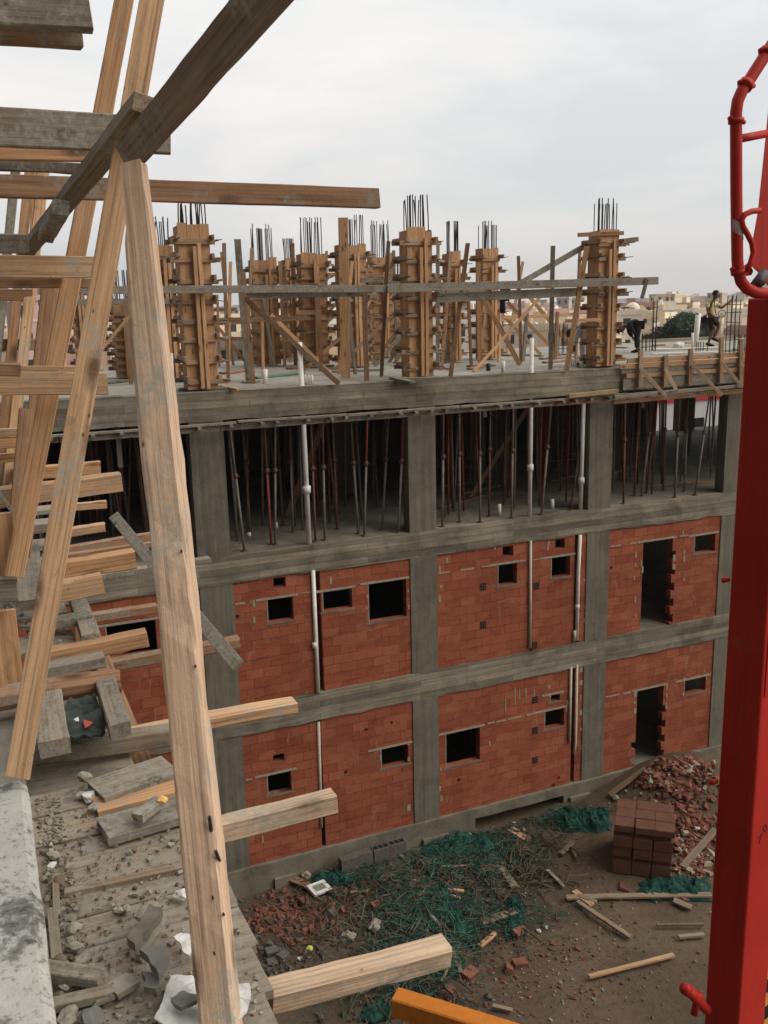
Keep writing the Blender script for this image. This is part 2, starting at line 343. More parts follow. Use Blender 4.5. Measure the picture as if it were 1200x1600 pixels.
def G(px, py, lift=0.0):                      # point of the yard under a photo pixel
    p = onZ(px, py, 0.2)
    for _ in range(6): p = onZ(px, py, gh(p.x, p.y))
    return Vector((p.x, p.y, gh(p.x, p.y) + lift))

# ================================================================ THE BUILDING ACROSS THE YARD
FY = 17.04                                    # face of its frame
XL, XR = -6.0, 40.0
Z3T, Z3B, Z2T, Z2B, Z1T, Z1B, ZPL = 10.53, 9.98, 7.38, 6.83, 4.25, 3.63, 0.70
bld = empty('concrete_building', (0, 0, 0))
tag(bld, 'unfinished concrete frame building with red block walls across the yard', 'building')
def bpart(mb, name, mat, par=None): return mb.build(name, mat, par or bld)
def rough_beam(x0, x1, y0, y1, z0, z1, seed=0, mat=None, name='floor_beam'):
    n = max(2, int((x1 - x0) / 0.35)); vs = []; rnd = random.Random(seed)
    for i in range(n + 1):
        x = x0 + (x1 - x0) * i / n; j = lambda a=0.012: rnd.uniform(-a, a)
        vs += [(x, y0 + j(), z0 + j(0.02)), (x, y0 + j(), z1 + j()), (x, y1, z1), (x, y1, z0)]
    fs = []
    for i in range(n):
        a = i * 4
        for k in range(4): fs.append((a + k, a + (k + 1) % 4, a + 4 + (k + 1) % 4, a + 4 + k)[::-1])
    fs += [(0, 1, 2, 3), (n * 4 + 3, n * 4 + 2, n * 4 + 1, n * 4)]
    return MB().add(vs, fs).build(name, mat or C_BEAM, bld)
rough_beam(XL, 13.05, FY, FY + 0.35, Z3B, Z3T - 0.004, 1)
rough_beam(13.05, XR, FY + 0.05, FY + 0.35, Z3B, Z3T - 0.004, 2)
rough_beam(XL, XR, FY, FY + 0.35, Z2B, Z2T - 0.004, 3)
rough_beam(XL, XR, FY, FY + 0.35, Z1B, Z1T - 0.004, 4)
# plinth with the low opening in the third bay
rough_beam(XL, 9.35, FY - 0.06, FY + 0.3, -0.4, ZPL - 0.003, 5, C_PLINTH, 'plinth')
rough_beam(9.35, 11.75, FY - 0.06, FY + 0.3, 0.46, ZPL - 0.003, 6, C_PLINTH, 'plinth')
rough_beam(11.75, XR, FY - 0.06, FY + 0.3, -0.4, ZPL - 0.003, 7, C_PLINTH, 'plinth')
for x in (4.55, 8.0, 11.9, 13.0):
    bpart(MB().box(x, x + random.uniform(0.3, 0.8), FY - 0.14, FY - 0.062, -0.3, random.uniform(0.3, 0.55)), 'plinth_lump', C_PLINTH)
# floor slabs
bpart(MB().box(XL, XR, FY + 0.35, 26.6, Z3T - 0.22, Z3T), 'roof_slab', C_SLAB)
bpart(MB().box(XL, XR, FY + 0.35, 26.6, Z2T - 0.2, Z2T), 'floor_slab', C_FLOOR)
bpart(MB().box(XL, XR, FY + 0.35, 26.6, Z1T - 0.2, Z1T), 'floor_slab', C_FLOOR)
bpart(MB().box(XL, XR, FY + 0.3, 26.6, ZPL - 0.25, ZPL - 0.02), 'floor_slab', C_FLOOR)
# columns of the front frame: continuous from plinth to roof beam, between the beams
CX = [(-1.02, -0.38), (3.43, 4.07), (7.853, 8.47), (12.29, 12.905), (16.21, 16.85), (20.6, 21.2), (25.0, 25.6)]
for a, b_ in CX:
    for z0, z1 in ((Z2T - 0.004, Z3B - 0.003), (Z1T - 0.004, Z2B - 0.003), (ZPL - 0.003, Z1B - 0.003)):
        bpart(MB().box(a, b_, FY + 0.004, FY + 0.3, z0, z1), 'column', C_COL)
        if z0 > 7:
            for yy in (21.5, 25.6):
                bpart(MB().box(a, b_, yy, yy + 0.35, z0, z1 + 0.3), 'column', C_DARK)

# ---- block walls with openings (rectangles in facade x,z)
def fz(px, py): p = onY(px, py, FY); return p.x, p.z
def rect(x0, x1, yt0, yt1, yb0, yb1):          # photo corners of an opening
    a = fz(x0, yt0); b = fz(x1, yt1); c = fz(x0, yb0); d = fz(x1, yb1)
    return ((a[0] + c[0]) / 2, (b[0] + d[0]) / 2, (c[1] + d[1]) / 2, (a[1] + b[1]) / 2)
def wall(x0, x1, z0, z1, holes, y0=FY + 0.03, y1=FY + 0.2, name='block_wall', mat=None):
    xs = sorted(set([x0, x1] + [min(max(h[i], x0), x1) for h in holes for i in (0, 1)]))
    zs = sorted(set([z0, z1] + [min(max(h[i], z0), z1) for h in holes for i in (2, 3)]))
    nx, nz_ = len(xs) - 1, len(zs) - 1
    solid = [[not any(h[0] - 1e-6 <= (xs[i] + xs[i + 1]) / 2 <= h[1] + 1e-6 and h[2] <= (zs[k] + zs[k + 1]) / 2 <= h[3] for h in holes) for k in range(nz_)] for i in range(nx)]
    S = lambda i, k: 0 <= i < nx and 0 <= k < nz_ and solid[i][k]
    mb = MB()
    q = lambda *p: mb.add(p, [(0, 1, 2, 3)])
    for i in range(nx):
        for k in range(nz_):
            if not solid[i][k]: continue
            a, b_, c, d = xs[i], xs[i + 1], zs[k], zs[k + 1]
            q((a, y0, c), (b_, y0, c), (b_, y0, d), (a, y0, d)); q((b_, y1, c), (a, y1, c), (a, y1, d), (b_, y1, d))
            if not S(i - 1, k): q((a, y1, c), (a, y0, c), (a, y0, d), (a, y1, d))
            if not S(i + 1, k): q((b_, y0, c), (b_, y1, c), (b_, y1, d), (b_, y0, d))
            if not S(i, k - 1): q((a, y1, c), (b_, y1, c), (b_, y0, c), (a, y0, c))
            if not S(i, k + 1): q((a, y0, d), (b_, y0, d), (b_, y1, d), (a, y1, d))
    me = mb.mesh(name); bm = bmesh.new(); bm.from_mesh(me); bmesh.ops.remove_doubles(bm, verts=bm.verts, dist=1e-5); bm.to_mesh(me); bm.free()
    return link(name, me, mat or BRICK, bld)
upB = [rect(428, 447, 904, 902, 919, 918), rect(418, 459, 938, 932, 973, 970), rect(504.5, 551, 925, 920, 956, 951), rect(576, 636, 912, 906, 973, 965)]
upC = [rect(786.5, 803, 855, 853, 870, 869), rect(778.5, 809, 883, 880, 916, 913), rect(869, 883.5, 844, 842, 858, 857), rect(862, 892, 873, 867.5, 902.5, 901)]
upD = [rect(1004, 1050, 848, 842, 979.5, 974), rect(1086, 1119, 838, 834, 864, 863)]
upA = [rect(167, 245, 985, 963, 1030, 1020)]
loB = [rect(427.5, 445, 1181, 1178, 1192, 1190), rect(418, 456, 1212, 1206, 1243, 1238), rect(596, 639, 1171.7, 1162.5, 1201, 1194)]
loC = [rect(697, 751, 1148, 1136.7, 1199, 1189), rect(860, 876, 1087, 1084, 1097, 1096), rect(851.7, 882.5, 1112.5, 1107, 1139, 1136)]
loD = [rect(995, 1036, 1081, 1072, 1190, 1180), rect(1070, 1104, 1064, 1057.5, 1084, 1081.7)]
for hs in (upD, loD):                          # doors go down to the floor
    h = list(hs[0]); h[2] = -9; hs[0] = tuple(h)
chB = rect(497.5, 504, 890, 889, 1079, 1078); chB2 = rect(500, 506, 1125, 1124, 1318, 1317)
chC = rect(898, 907, 836, 834, 1003, 1002); chC0 = rect(829.5, 833, 845, 844, 1010, 1009)
chC2 = rect(894, 900, 1040, 1038, 1213, 1212)
def teeth(h, side, z0):                        # toothed block ends beside a door opening
    out_ = []; z = z0 + 0.05; i = 0
    while z < h[3] - 0.5:
        if i % 2 == 0:
            out_.append((h[0] - 0.13, h[0], z, z + 0.2) if side < 0 else (h[1], h[1] + 0.10, z, z + 0.2))
        z += 0.2; i += 1
    return out_
dU = [upD[0]] + teeth((upD[0][0] + 0.12, upD[0][1], 0, upD[0][3]), 1, Z1T)
dL = [loD[0]] + teeth(loD[0], 1, ZPL) + teeth(loD[0], -1, ZPL)[:2]
WALLS = []
WALLS.append((wall(-0.38, 3.43, Z1T, Z2B - 0.003, upA), upA))
WALLS.append((wall(4.07, chB[0], Z1T, Z2B - 0.003, upB[:2]), upB[:2]))
WALLS.append((wall(chB[1], 7.853, Z1T, Z2B - 0.003, upB[2:]), upB[2:]))
WALLS.append((wall(8.47, chC0[0], Z1T, Z2B - 0.003, upC[:2]), upC[:2]))
WALLS.append((wall(chC0[1], chC[0], Z1T, Z2B - 0.003, upC[2:]), upC[2:]))
WALLS.append((wall(chC[1], 12.29, Z1T, Z2B - 0.003, []), []))
WALLS.append((wall(12.905, 16.21, Z1T, Z2B - 0.003, dU + [upD[1]]), [upD[0], upD[1]]))
WALLS.append((wall(-0.38, 3.43, ZPL, Z1B - 0.003, []), []))
WALLS.append((wall(4.07, chB2[0], ZPL, Z1B - 0.003, loB[:2]), loB[:2]))
WALLS.append((wall(chB2[1], 7.853, ZPL, Z1B - 0.003, loB[2:]), loB[2:]))
WALLS.append((wall(8.47, chC2[0], ZPL, Z1B - 0.003, loC), loC))
WALLS.append((wall(chC2[1], 12.29, ZPL, Z1B - 0.003, []), []))
WALLS.append((wall(12.905, 16.21, ZPL, Z1B - 0.003, dL + [loD[1]]), [loD[0], loD[1]]))
for z0, z1 in ((Z1T, Z2B - 0.003), (ZPL, Z1B - 0.003)):
    wall(16.85, 20.6, z0, z1, []); wall(XL, -1.02, z0, z1, [])
# recessed back of the pipe chases
for c_, z0, z1 in ((chB, Z1T, Z2B), (chB2, ZPL, Z1B), (chC0, Z1T, Z2B), (chC, Z1T, Z2B), (chC2, ZPL, Z1B)):
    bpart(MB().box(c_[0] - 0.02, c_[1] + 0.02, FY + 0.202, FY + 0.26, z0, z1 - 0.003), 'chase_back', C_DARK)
for wo, hs in WALLS:                           # lintels, sills, cement dabs
    for h in hs:
        if h[1] - h[0] < 0.27: continue
        ln = random.uniform(0.15, 0.3)
        MB().box(h[0] - ln, h[1] + ln * 0.5, FY + 0.018, FY + 0.05, h[3], h[3] + 0.045).build('lintel', MORTAR, wo)
        if h[2] > 0:
            MB().box(h[0] - 0.05, h[1] + 0.05, FY + 0.02, FY + 0.19, h[2] - 0.045, h[2] - 0.003).build('sill', C_PLINTH, wo)
            wd = MB().box(h[0] + 0.0, h[0] + 0.02, FY + 0.026, FY + 0.05, h[2], h[3]); wd.build('opening_edge', MORTAR, wo)
def dabs(x0, x1, z, n, wo):                    # broken pale mortar line at lintel height
    x = x0
    while x < x1:
        l = random.uniform(0.08, 0.45); MB().box(x, min(x + l, x1), FY + 0.020, FY + 0.04, z + random.uniform(-.012, .012), z + random.uniform(0.022, 0.04)).build('mortar_line', MORTAR, wo)
        x += l + random.uniform(0.03, 0.3)
dabs(4.1, upB[1][0] - 0.3, upB[1][3], 3, WALLS[1][0]); dabs(upB[1][1] + 0.2, chB[0], upB[1][3] + 0.02, 3, WALLS[1][0])
dabs(upB[2][1] + 0.25, upB[3][0] - 0.25, upB[2][3], 2, WALLS[2][0])
dabs(8.5, upC[1][0] - 0.2, upC[1][3], 4, WALLS[3][0]); dabs(upC[1][1] + 0.1, chC0[0], upC[1][3], 4, WALLS[3][0]); dabs(chC0[1], upC[3][0] - 0.2, upC[3][3], 4, WALLS[4][0])
dabs(12.95, upD[0][0] - 0.2, upD[0][3], 4, WALLS[6][0]); dabs(upD[0][1] + 0.2, upD[1][0] - 0.2, upD[0][3], 4, WALLS[6][0])
dabs(loC[0][1] + 0.2, loC[2][0] - 0.3, loC[0][3] + 0.02, 3, WALLS[10][0]); dabs(12.95, loD[0][0] - 0.2, loD[0][3], 4, WALLS[12][0])
dabs(4.1, loB[1][0] - 0.1, loB[1][3], 3, WALLS[8][0])
def vdabs(px, py0, py1, wo, n=3, w=0.05):
    for i in range(n):
        x, z = fz(px + random.uniform(-1, 1), py0 + (py1 - py0) * (i + random.random() * 0.6) / n)
        MB().box(x, x + random.uniform(0.03, w), FY + 0.022, FY + 0.04, z, z + random.uniform(0.06, 0.16)).build('mortar_dab', MORTAR, wo)
vdabs(396, 945, 990, WALLS[1][0], 2); vdabs(517, 905, 920, WALLS[2][0], 1); vdabs(497, 1060, 1078, WALLS[2][0], 1); vdabs(573, 935, 965, WALLS[2][0], 2, 0.1); vdabs(638, 925, 965, WALLS[2][0], 2)
vdabs(687, 890, 960, WALLS[3][0], 3, 0.1); vdabs(698, 880, 895, WALLS[3][0], 1); vdabs(774, 855, 870, WALLS[3][0], 1); vdabs(856, 845, 872, WALLS[4][0], 2); vdabs(896, 835, 850, WALLS[4][0], 1, 0.08)
vdabs(992, 860, 975, WALLS[6][0], 5); vdabs(1068, 835, 920, WALLS[6][0], 4); vdabs(1052, 875, 900, WALLS[6][0], 2, 0.08); vdabs(1003, 885, 905, WALLS[6][0], 2)
vdabs(688, 1200, 1270, WALLS[10][0], 3); vdabs(858, 1075, 1100, WALLS[10][0], 2, 0.12); vdabs(764, 1165, 1175, WALLS[10][0], 1); vdabs(885, 1100, 1120, WALLS[10][0], 2, 0.1)
vdabs(638, 1165, 1200, WALLS[9][0], 2); vdabs(594, 1170, 1205, WALLS[9][0], 2); vdabs(637, 1265, 1275, WALLS[9][0], 1, 0.1); vdabs(409, 1270, 1330, WALLS[8][0], 3, 0.04)
vdabs(992, 1085, 1130, WALLS[12][0], 3, 0.09); vdabs(1068, 1065, 1095, WALLS[12][0], 2); vdabs(1041, 1075, 1120, WALLS[12][0], 3); vdabs(1105, 1060, 1070, WALLS[12][0], 1)
vdabs(913, 895, 1010, WALLS[5][0], 3, 0.2); vdabs(907, 1045, 1190, WALLS[11][0], 6, 0.1)
for px in (790, 805, 812, 822, 835):           # white cement runs under the beam
    x, z = fz(px, 1075 + random.uniform(-3, 20)); MB().box(x, x + 0.025, FY + 0.024, FY + 0.04, z - random.uniform(0.2, 0.6), z).build('cement_run', MORTAR, WALLS[10][0])
def grille(px, py, wo):                        # perforated block end showing its cores
    x, z = fz(px, py); MB().box(x - 0.075, x + 0.075, FY + 0.021, FY + 0.04, z - 0.085, z + 0.085).build('hollow_block_end', STACKBRICK, wo)
    for i in range(3):
        for j in range(3):
            cx, cz = x - 0.047 + i * 0.047, z - 0.055 + j * 0.055
            MB().box(cx - 0.016, cx + 0.016, FY + 0.017, FY + 0.03, cz - 0.02, cz + 0.02).build('block_core', BLACK, wo)
for px, py, i in ((756, 917, 3), (756, 977, 3), (839, 916, 4), (836, 1009, 4), (837, 1094, 10), (837, 1142, 10), (837, 1188, 10)): grille(px, py, WALLS[i][0])

# ---- drain pipes on the facade (parts of the building)
def pipe(pts, r, mat, joints=()):
    o = MB().path(pts, r, 10).build('drain_pipe', mat, bld, True)
    for p in joints: MB().path([p - Vector((0, 0, 0.06)), p + Vector((0, 0, 0.06))], r * 1.28, 10).build('pipe_collar', mat, o, True)
def vp(px, py, y): return onY(px, py, y)
pipe([vp(489, 891, FY - 0.0), vp(497, 1081, FY - 0.0)], 0.042, PVC, [vp(491.5, 1008, FY)])
pipe([vp(497.5, 1128, FY + 0.02), vp(502, 1292, FY + 0.02)], 0.035, CREAM_PIPE)
pipe([vp(829, 845, FY), vp(828, 1012, FY)], 0.036, CREAM_PIPE)
pipe([vp(906.5, 836, FY - 0.02), vp(903.5, 895, FY - 0.02), vp(901, 1000, FY)], 0.042, PVC, [vp(902, 948, FY)])
pipe([vp(898, 985, FY), vp(897, 1001, FY)], 0.04, CREAM_PIPE)
pipe([vp(892, 1042, FY), vp(889.5, 1160, FY)], 0.034, CREAM_PIPE)
pipe([vp(901.5, 1038, FY + 0.02), vp(899, 1160, FY + 0.02), vp(897, 1178, FY + 0.02)], 0.034, CREAM_PIPE)
pipe([vp(903, 1040, FY + 0.06), vp(899, 1215, FY + 0.06)], 0.03, DARKPIPE)
pipe([vp(501, 1120, FY + 0.1), vp(506, 1318, FY + 0.1)], 0.04, DARKPIPE)
# tall white pipes standing in the open storey, passing the roof beam
PIPES_ = [(468, 535, 483, 849, 'thick white drain pipe rising past the roof beam in the left open bay'),
          (831, 528, 827.5, 805, 'white drain pipe rising past the roof beam in the middle open bay'),
          (912, 631, 907, 796, 'white drain pipe standing close against the right concrete column')]
for i, (x0, y0, x1, y1, lab) in enumerate(PIPES_):
    a = onY(x0, y0, FY + 0.13); b_ = onY(x1, y1, FY + 0.13); b_.z = Z2T
    o = MB().path([b_, a], 0.05 if i == 0 else 0.046, 12).build('standing_pipe', PVC, None, True)
    tag(o, lab, 'pipe', 'white drain pipes in the open storey')
    c = b_.lerp(a, 0.28); MB().path([c - Vector((0, 0, .07)), c + Vector((0, 0, .07))], 0.085 if i == 0 else 0.072, 12).build('pipe_collar', PVC, o, True)

# ---- interior: partition walls that close off the view, dim back walls
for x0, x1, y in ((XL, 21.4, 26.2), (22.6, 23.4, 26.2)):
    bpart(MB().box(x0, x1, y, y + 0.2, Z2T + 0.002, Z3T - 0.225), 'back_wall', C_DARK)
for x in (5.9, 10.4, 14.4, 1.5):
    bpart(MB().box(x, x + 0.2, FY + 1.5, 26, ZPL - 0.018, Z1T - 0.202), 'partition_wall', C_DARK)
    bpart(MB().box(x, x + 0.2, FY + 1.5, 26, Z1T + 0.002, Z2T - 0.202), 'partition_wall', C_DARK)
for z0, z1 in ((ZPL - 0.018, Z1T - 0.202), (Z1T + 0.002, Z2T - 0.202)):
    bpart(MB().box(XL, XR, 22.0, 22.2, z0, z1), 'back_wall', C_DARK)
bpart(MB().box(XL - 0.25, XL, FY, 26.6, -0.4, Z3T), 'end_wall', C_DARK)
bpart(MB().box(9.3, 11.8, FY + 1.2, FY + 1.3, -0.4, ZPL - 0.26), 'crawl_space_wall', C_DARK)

# ================================================================ TIMBER
def plank_mesh(L, w_, h_, seed=0, taper=1.0, rough=1.0, chamfer=0.08, name='plank', cut=0.0):
    """length along +x from 0 to L; w_ along y; h_ along z; worn edges, slight warp."""
    rnd = random.Random(seed); n = max(3, min(44, int(L / 0.07))); c = min(w_, h_) * chamfer
    sec = [(-w_ / 2 + c, -h_ / 2), (w_ / 2 - c, -h_ / 2), (w_ / 2, -h_ / 2 + c), (w_ / 2, h_ / 2 - c), (w_ / 2 - c, h_ / 2), (-w_ / 2 + c, h_ / 2), (-w_ / 2, h_ / 2 - c), (-w_ / 2, -h_ / 2 + c)]
    vs = []; o1, o2 = rnd.uniform(0, 99), rnd.uniform(0, 99); wa = min(w_, h_) * 0.05 * rough
    bow = rnd.uniform(-1, 1) * L * 0.0035 * rough
    for i in range(n + 1):
        u = i / n; k = taper if callable(taper) is False else 1
        s = taper(u) if callable(taper) else 1 + (taper - 1) * u
        cy = bow * 4 * u * (1 - u); cz = bow * 2 * u * (1 - u)
        for q, (y, z) in enumerate(sec):
            nn = noise.noise(Vector((u * L * 3.0 + o1, q * 3.7, o2))) * wa * 1.3 + noise.noise(Vector((u * L * 14.0 + o2, q * 5.1, o1))) * wa * 0.9 - max(0, noise.noise(Vector((u * L * 5.0 + o2, q * 9.1, o2))) - .32) * wa * 6
            x = u * L + (cut * z / h_ if i == n else 0) + (rnd.uniform(-0.006, 0.006) if i in (0, n) else 0)
            vs.append((x, y * s * (1 + nn / w_) + cy, z * s * (1 + nn / h_) + cz))
    fs = []
    for i in range(n):
        a = i * 8
        for k in range(8): fs.append((a + k, a + (k + 1) % 8, a + 8 + (k + 1) % 8, a + 8 + k)[::-1])
    fs += [tuple(range(8)), tuple(n * 8 + k for k in range(7, -1, -1))]
    return MB().add(vs, fs).mesh(name)
_ps = [100]
def plank(name, p0, p1, w_, h_, mat, hdir=(0, 0, 1), roll=0.0, parent=None, **kw):
    """a board from p0 to p1; h_ is measured along hdir, w_ across."""
    p0, p1 = Vector(p0), Vector(p1); x = (p1 - p0); L = x.length; x.normalize()
    z = Vector(hdir); z = (z - x * z.dot(x)).normalized(); y = z.cross(x)
    if roll: q = Matrix.Rotation(roll, 3, x); z = q @ z; y = q @ y
    _ps[0] += 1
    o = link(name, plank_mesh(L, w_, h_, _ps[0], name=name, **kw), mat, parent)
    o.matrix_world = Matrix(((x.x, y.x, z.x, p0.x), (x.y, y.y, z.y, p0.y), (x.z, y.z, z.z, p0.z), (0, 0, 0, 1)))
    return o
def view_across(p0, p1):                       # width direction of a board whose broad face looks at the street side
    x = (Vector(p1) - Vector(p0)).normalized(); mid = (Vector(p0) + Vector(p1)) / 2 - Vector((0, 0, CZ))
    return mid.normalized().cross(x).normalized()
FG = 'rough timbers of the near formwork'
def hp(label, x0, ya0, yb0, x1, ya1, yb1, Y, t, mat, name='timber_plank', cat='plank', group=FG, **kw):
    """board along the facade direction: photo top and bottom edge at both ends, distance Y."""
    a = onY(x0, (ya0 + yb0) / 2, Y); b_ = onY(x1, (ya1 + yb1) / 2, Y)
    h = (abs(yb0 - ya0) * mpp(a) + abs(yb1 - ya1) * mpp(b_)) / 2 / 0.976
    off = Vector((0, t / 2, 0))
    return tag(plank(name, a + off, b_ + off, t, h, mat, **kw), label, cat, group)
def dp(label, x0, y0, Y0, x1, y1, Y1, wpx, t, mat, name='timber_prop', cat='timber prop', group=FG, roll=0.0, z0=None, **kw):
    a = onY(x0, y0, Y0); b_ = onY(x1, y1, Y1); mid = (a + b_) / 2
    return tag(plank(name, a, b_, t, wpx * mpp(mid), mat, hdir=view_across(a, b_), roll=roll, **kw), label, cat, group)

# ---------------------------------------------------------------- near slab and deck we stand at
ZS, ZD = CZ - 1.5, CZ - 1.80                   # slab top, deck boards
near = empty('concrete_floor_slab', (0, 0, 0)); tag(near, 'speckled pale concrete slab edge in the bottom left corner', 'slab')
def slab_edge():
    n = 40; vs = []
    ys = [-1.0 + (3.06 + 1.0) * i / n for i in range(n + 1)]
    for y in ys:
        j = 0.008 * noise.noise(Vector((y * 5, 0, 0)))
        vs += [(-4, y, ZS - 0.55), (j, y, ZS - 0.55), (j + 0.004, y, ZS - 0.025), (j - 0.02, y, ZS), (-0.25, y, ZS + 0.008 * noise.noise(Vector((y * 4, 3, 0)))), (-4, y, ZS)]
    fs = []
    for i in range(n):
        a = i * 6
        for k in range(6): fs.append((a + k, a + (k + 1) % 6, a + 6 + (k + 1) % 6, a + 6 + k)[::-1])
    fs += [tuple(range(6)), tuple(n * 6 + k for k in range(5, -1, -1))]
    return MB().add(vs, fs).build('slab_edge', C_EDGE, near)
slab_edge()
MB().box(-4, 0, 3.062, 9, ZS - 0.75, ZS - 0.32).build('lower_slab', C_FLOOR, near)
MB().box(-22, -0.3, -26, 9, -0.2, ZS - 0.752).build('supporting_wall', C_DARK, near)
# deck boards along X, right ends at X ~0.55
y = 1.10; i = 0
DECKLAB = ['front', 'second', 'third', 'fourth', 'fifth', 'sixth', 'seventh', 'eighth', 'ninth', 'tenth', 'eleventh', 'twelfth', 'thirteenth', 'fourteenth', 'fifteenth', 'sixteenth']
while y < 3.42:
    wd = random.choice((0.13, 0.15, 0.18, 0.2)); xr = 0.545 + random.uniform(-0.02, 0.02); z = ZD - 0.022 + random.uniform(-0.006, 0.008)
    o = plank('deck_board', (-0.012, y + wd / 2, z), (xr, y + wd / 2, z), wd - 0.006, 0.035, W_DECK, chamfer=0.12, rough=1.6)
    tag(o, 'mortar stained deck board, %s counted from the nearest one' % DECKLAB[i], 'deck board', 'deck boards beside the slab edge'); y += wd; i += 1
for i, (yy, x1) in enumerate(((3.55, .42), (3.78, .36), (4.0, .44), (4.24, .40))):
    tag(plank('deck_board', (-.7, yy, ZD - .14), (x1, yy, ZD - .14 - .01 * i), .21, .035, W_DECK, rough=2), 'sunken dark deck board behind the slab corner, %s from the front' % DECKLAB[i], 'deck board', 'sunken boards behind the slab corner')
# upper loose boards at the far end of the deck
def dk(label, pts, z, w_, t, mat, **kw):       # board lying on height z between two photo points
    a = onZ(*pts[0], z); b_ = onZ(*pts[1], z)
    return tag(plank('deck_board', a, b_, w_, t, mat, **kw), label, 'deck board', 'loose boards on the deck')
dk('broad mortar covered board at the far right end of the deck', ((150, 1240), (267, 1200)), ZD + 0.03, 0.17, 0.04, W_DECK, rough=2)
dk('orange edged board under the broad mortar covered board', ((150, 1262), (282, 1228)), ZD + 0.012, 0.12, 0.03, W_ORANGE)
dk('smooth cement coated board carrying the yellow ended scrap', ((160, 1300), (290, 1262)), ZD + 0.02, 0.16, 0.035, W_GREY, rough=0.5)
dk('narrow bright edged board crossing the middle of the deck', ((100, 1396), (300, 1352)), ZD + 0.004, 0.03, 0.02, W_GREYB)

# ---------------------------------------------------------------- big props and braces in front
o = tag(plank('timber_prop', onY(350, 1640, 2.02), onY(208, 256, 2.64), 0.075, 0.094, W_PALE,
              hdir=view_across(onY(350, 1640, 2.02), onY(208, 256, 2.64)), roll=math.radians(-17), taper=lambda u: 1.0 if u < 0.62 else 1 - (u - 0.62) * 0.78, chamfer=0.10, rough=2.2),
        'thick pale squared prop leaning right in front, with nails in it', 'timber prop', FG)
for (px, py, px2, py2) in ((327, 1276, 331, 1303), (337, 1330, 343, 1345), (332, 1401, 333, 1404), (349, 1427, 350, 1430), (334, 1488, 335, 1491), (305, 1040, 306, 1043), (283, 860, 284, 863)):
    u = (1640 - (py + py2) / 2) / (1640 - 256); Y = 2.02 + (2.64 - 2.02) * u - 0.047
    MB().path([onY(px, py, Y - 0.012), onY(px2, py2, Y + 0.004)], 0.0045 if py2 - py > 10 else 0.0028, 6).build('bent_nail', REBAR, o).matrix_parent_inverse = o.matrix_world.inverted()
dp('long fresh leaning prop standing on the slab corner', 28, 1212, 3.02, 250, -70, 3.35, 37, 0.035, W_FRESH, chamfer=0.06)
dp('brown leaning prop behind the fresh one, crossing the far planks', 22, 900, 4.5, 205, -60, 4.9, 29, 0.05, W_ORANGE)
dp('dark spliced brace coming down from the top right', 203, 243, 3.05, 497, -105, 1.75, 52, 0.055, W_GREYB, 'timber_brace', 'timber brace', roll=math.radians(-22), chamfer=0.05, taper=1.0)
dp('middle lap of the dark spliced brace behind the pale prop', 40, 394, 5.7, 225, 162, 2.98, 27, 0.06, W_GREYB, 'timber_brace', 'timber brace', roll=math.radians(25))
dp('short cleat under the far end of the spliced brace', 72, 368, 4.5, 95, 324, 3.95, 24, 0.06, W_GREY, 'timber_brace', 'timber brace', roll=math.radians(20))
# horizontal planks, left
hp('wide dark grey plank behind the crossing braces', -60, 165, 222, 267, 185, 237, 3.9, 0.05, W_GREY)
hp('long brown plank reaching out over the roof columns', -60, 273, 303, 593, 293, 326, 4.35, 0.045, W_BROWN)
hp('thick grey plank at the top left corner', -60, -30, 31, 143, -14, 41, 3.0, 0.06, W_GREY)
hp('reddish plank under the thick grey one at the top left', -60, 26, 58, 127, 38, 73, 3.1, 0.05, W_BROWN)
hp('orange plank just under the wide dark grey plank', -60, 222, 247, 160, 228, 251, 4.7, 0.05, W_ORANGE)
hp('narrow grey plank over the long brown plank', -60, 247, 262, 137, 255, 272, 4.9, 0.05, W_GREY)
hp('fresh plank with a dark knot, nailed across the leaning props', -60, 399, 432, 149, 401, 434, 4.3, 0.04, W_FRESH)
hp('thin dark plank below the knotty fresh one', -60, 433, 449, 142, 436, 450, 4.8, 0.04, W_BROWN)
hp('knotty reddish plank at slab height, far left', -60, 581, 619, 168, 584, 616, 4.4, 0.045, W_FRESH)
hp('slim board on the upper edge of the knotty reddish plank', -60, 571, 581, 150, 573, 583, 4.6, 0.05, W_FRESH)
hp('pale stub of plank high at the left edge', -60, 365, 395, 45, 367, 394, 4.6, 0.05, W_GREY)
hp('brown cross plank far behind the leaning studs', -60, 452, 470, 50, 452, 470, 6.4, 0.05, W_BROWN)
hp('brown cross plank low behind the leaning studs', -60, 530, 547, 70, 530, 547, 6.4, 0.05, W_BROWN)
hp('short fresh rail between the lower studs', -30, 672, 684, 52, 668, 681, 5.9, 0.05, W_FRESH)
hp('second short rail under the fresh rail', -30, 688, 704, 48, 683, 698, 5.9, 0.05, W_ORANGE)
hp('block end lying on the knotty plank at the left edge', -40, 566, 586, 33, 569, 589, 4.0, 0.12, W_BROWN)
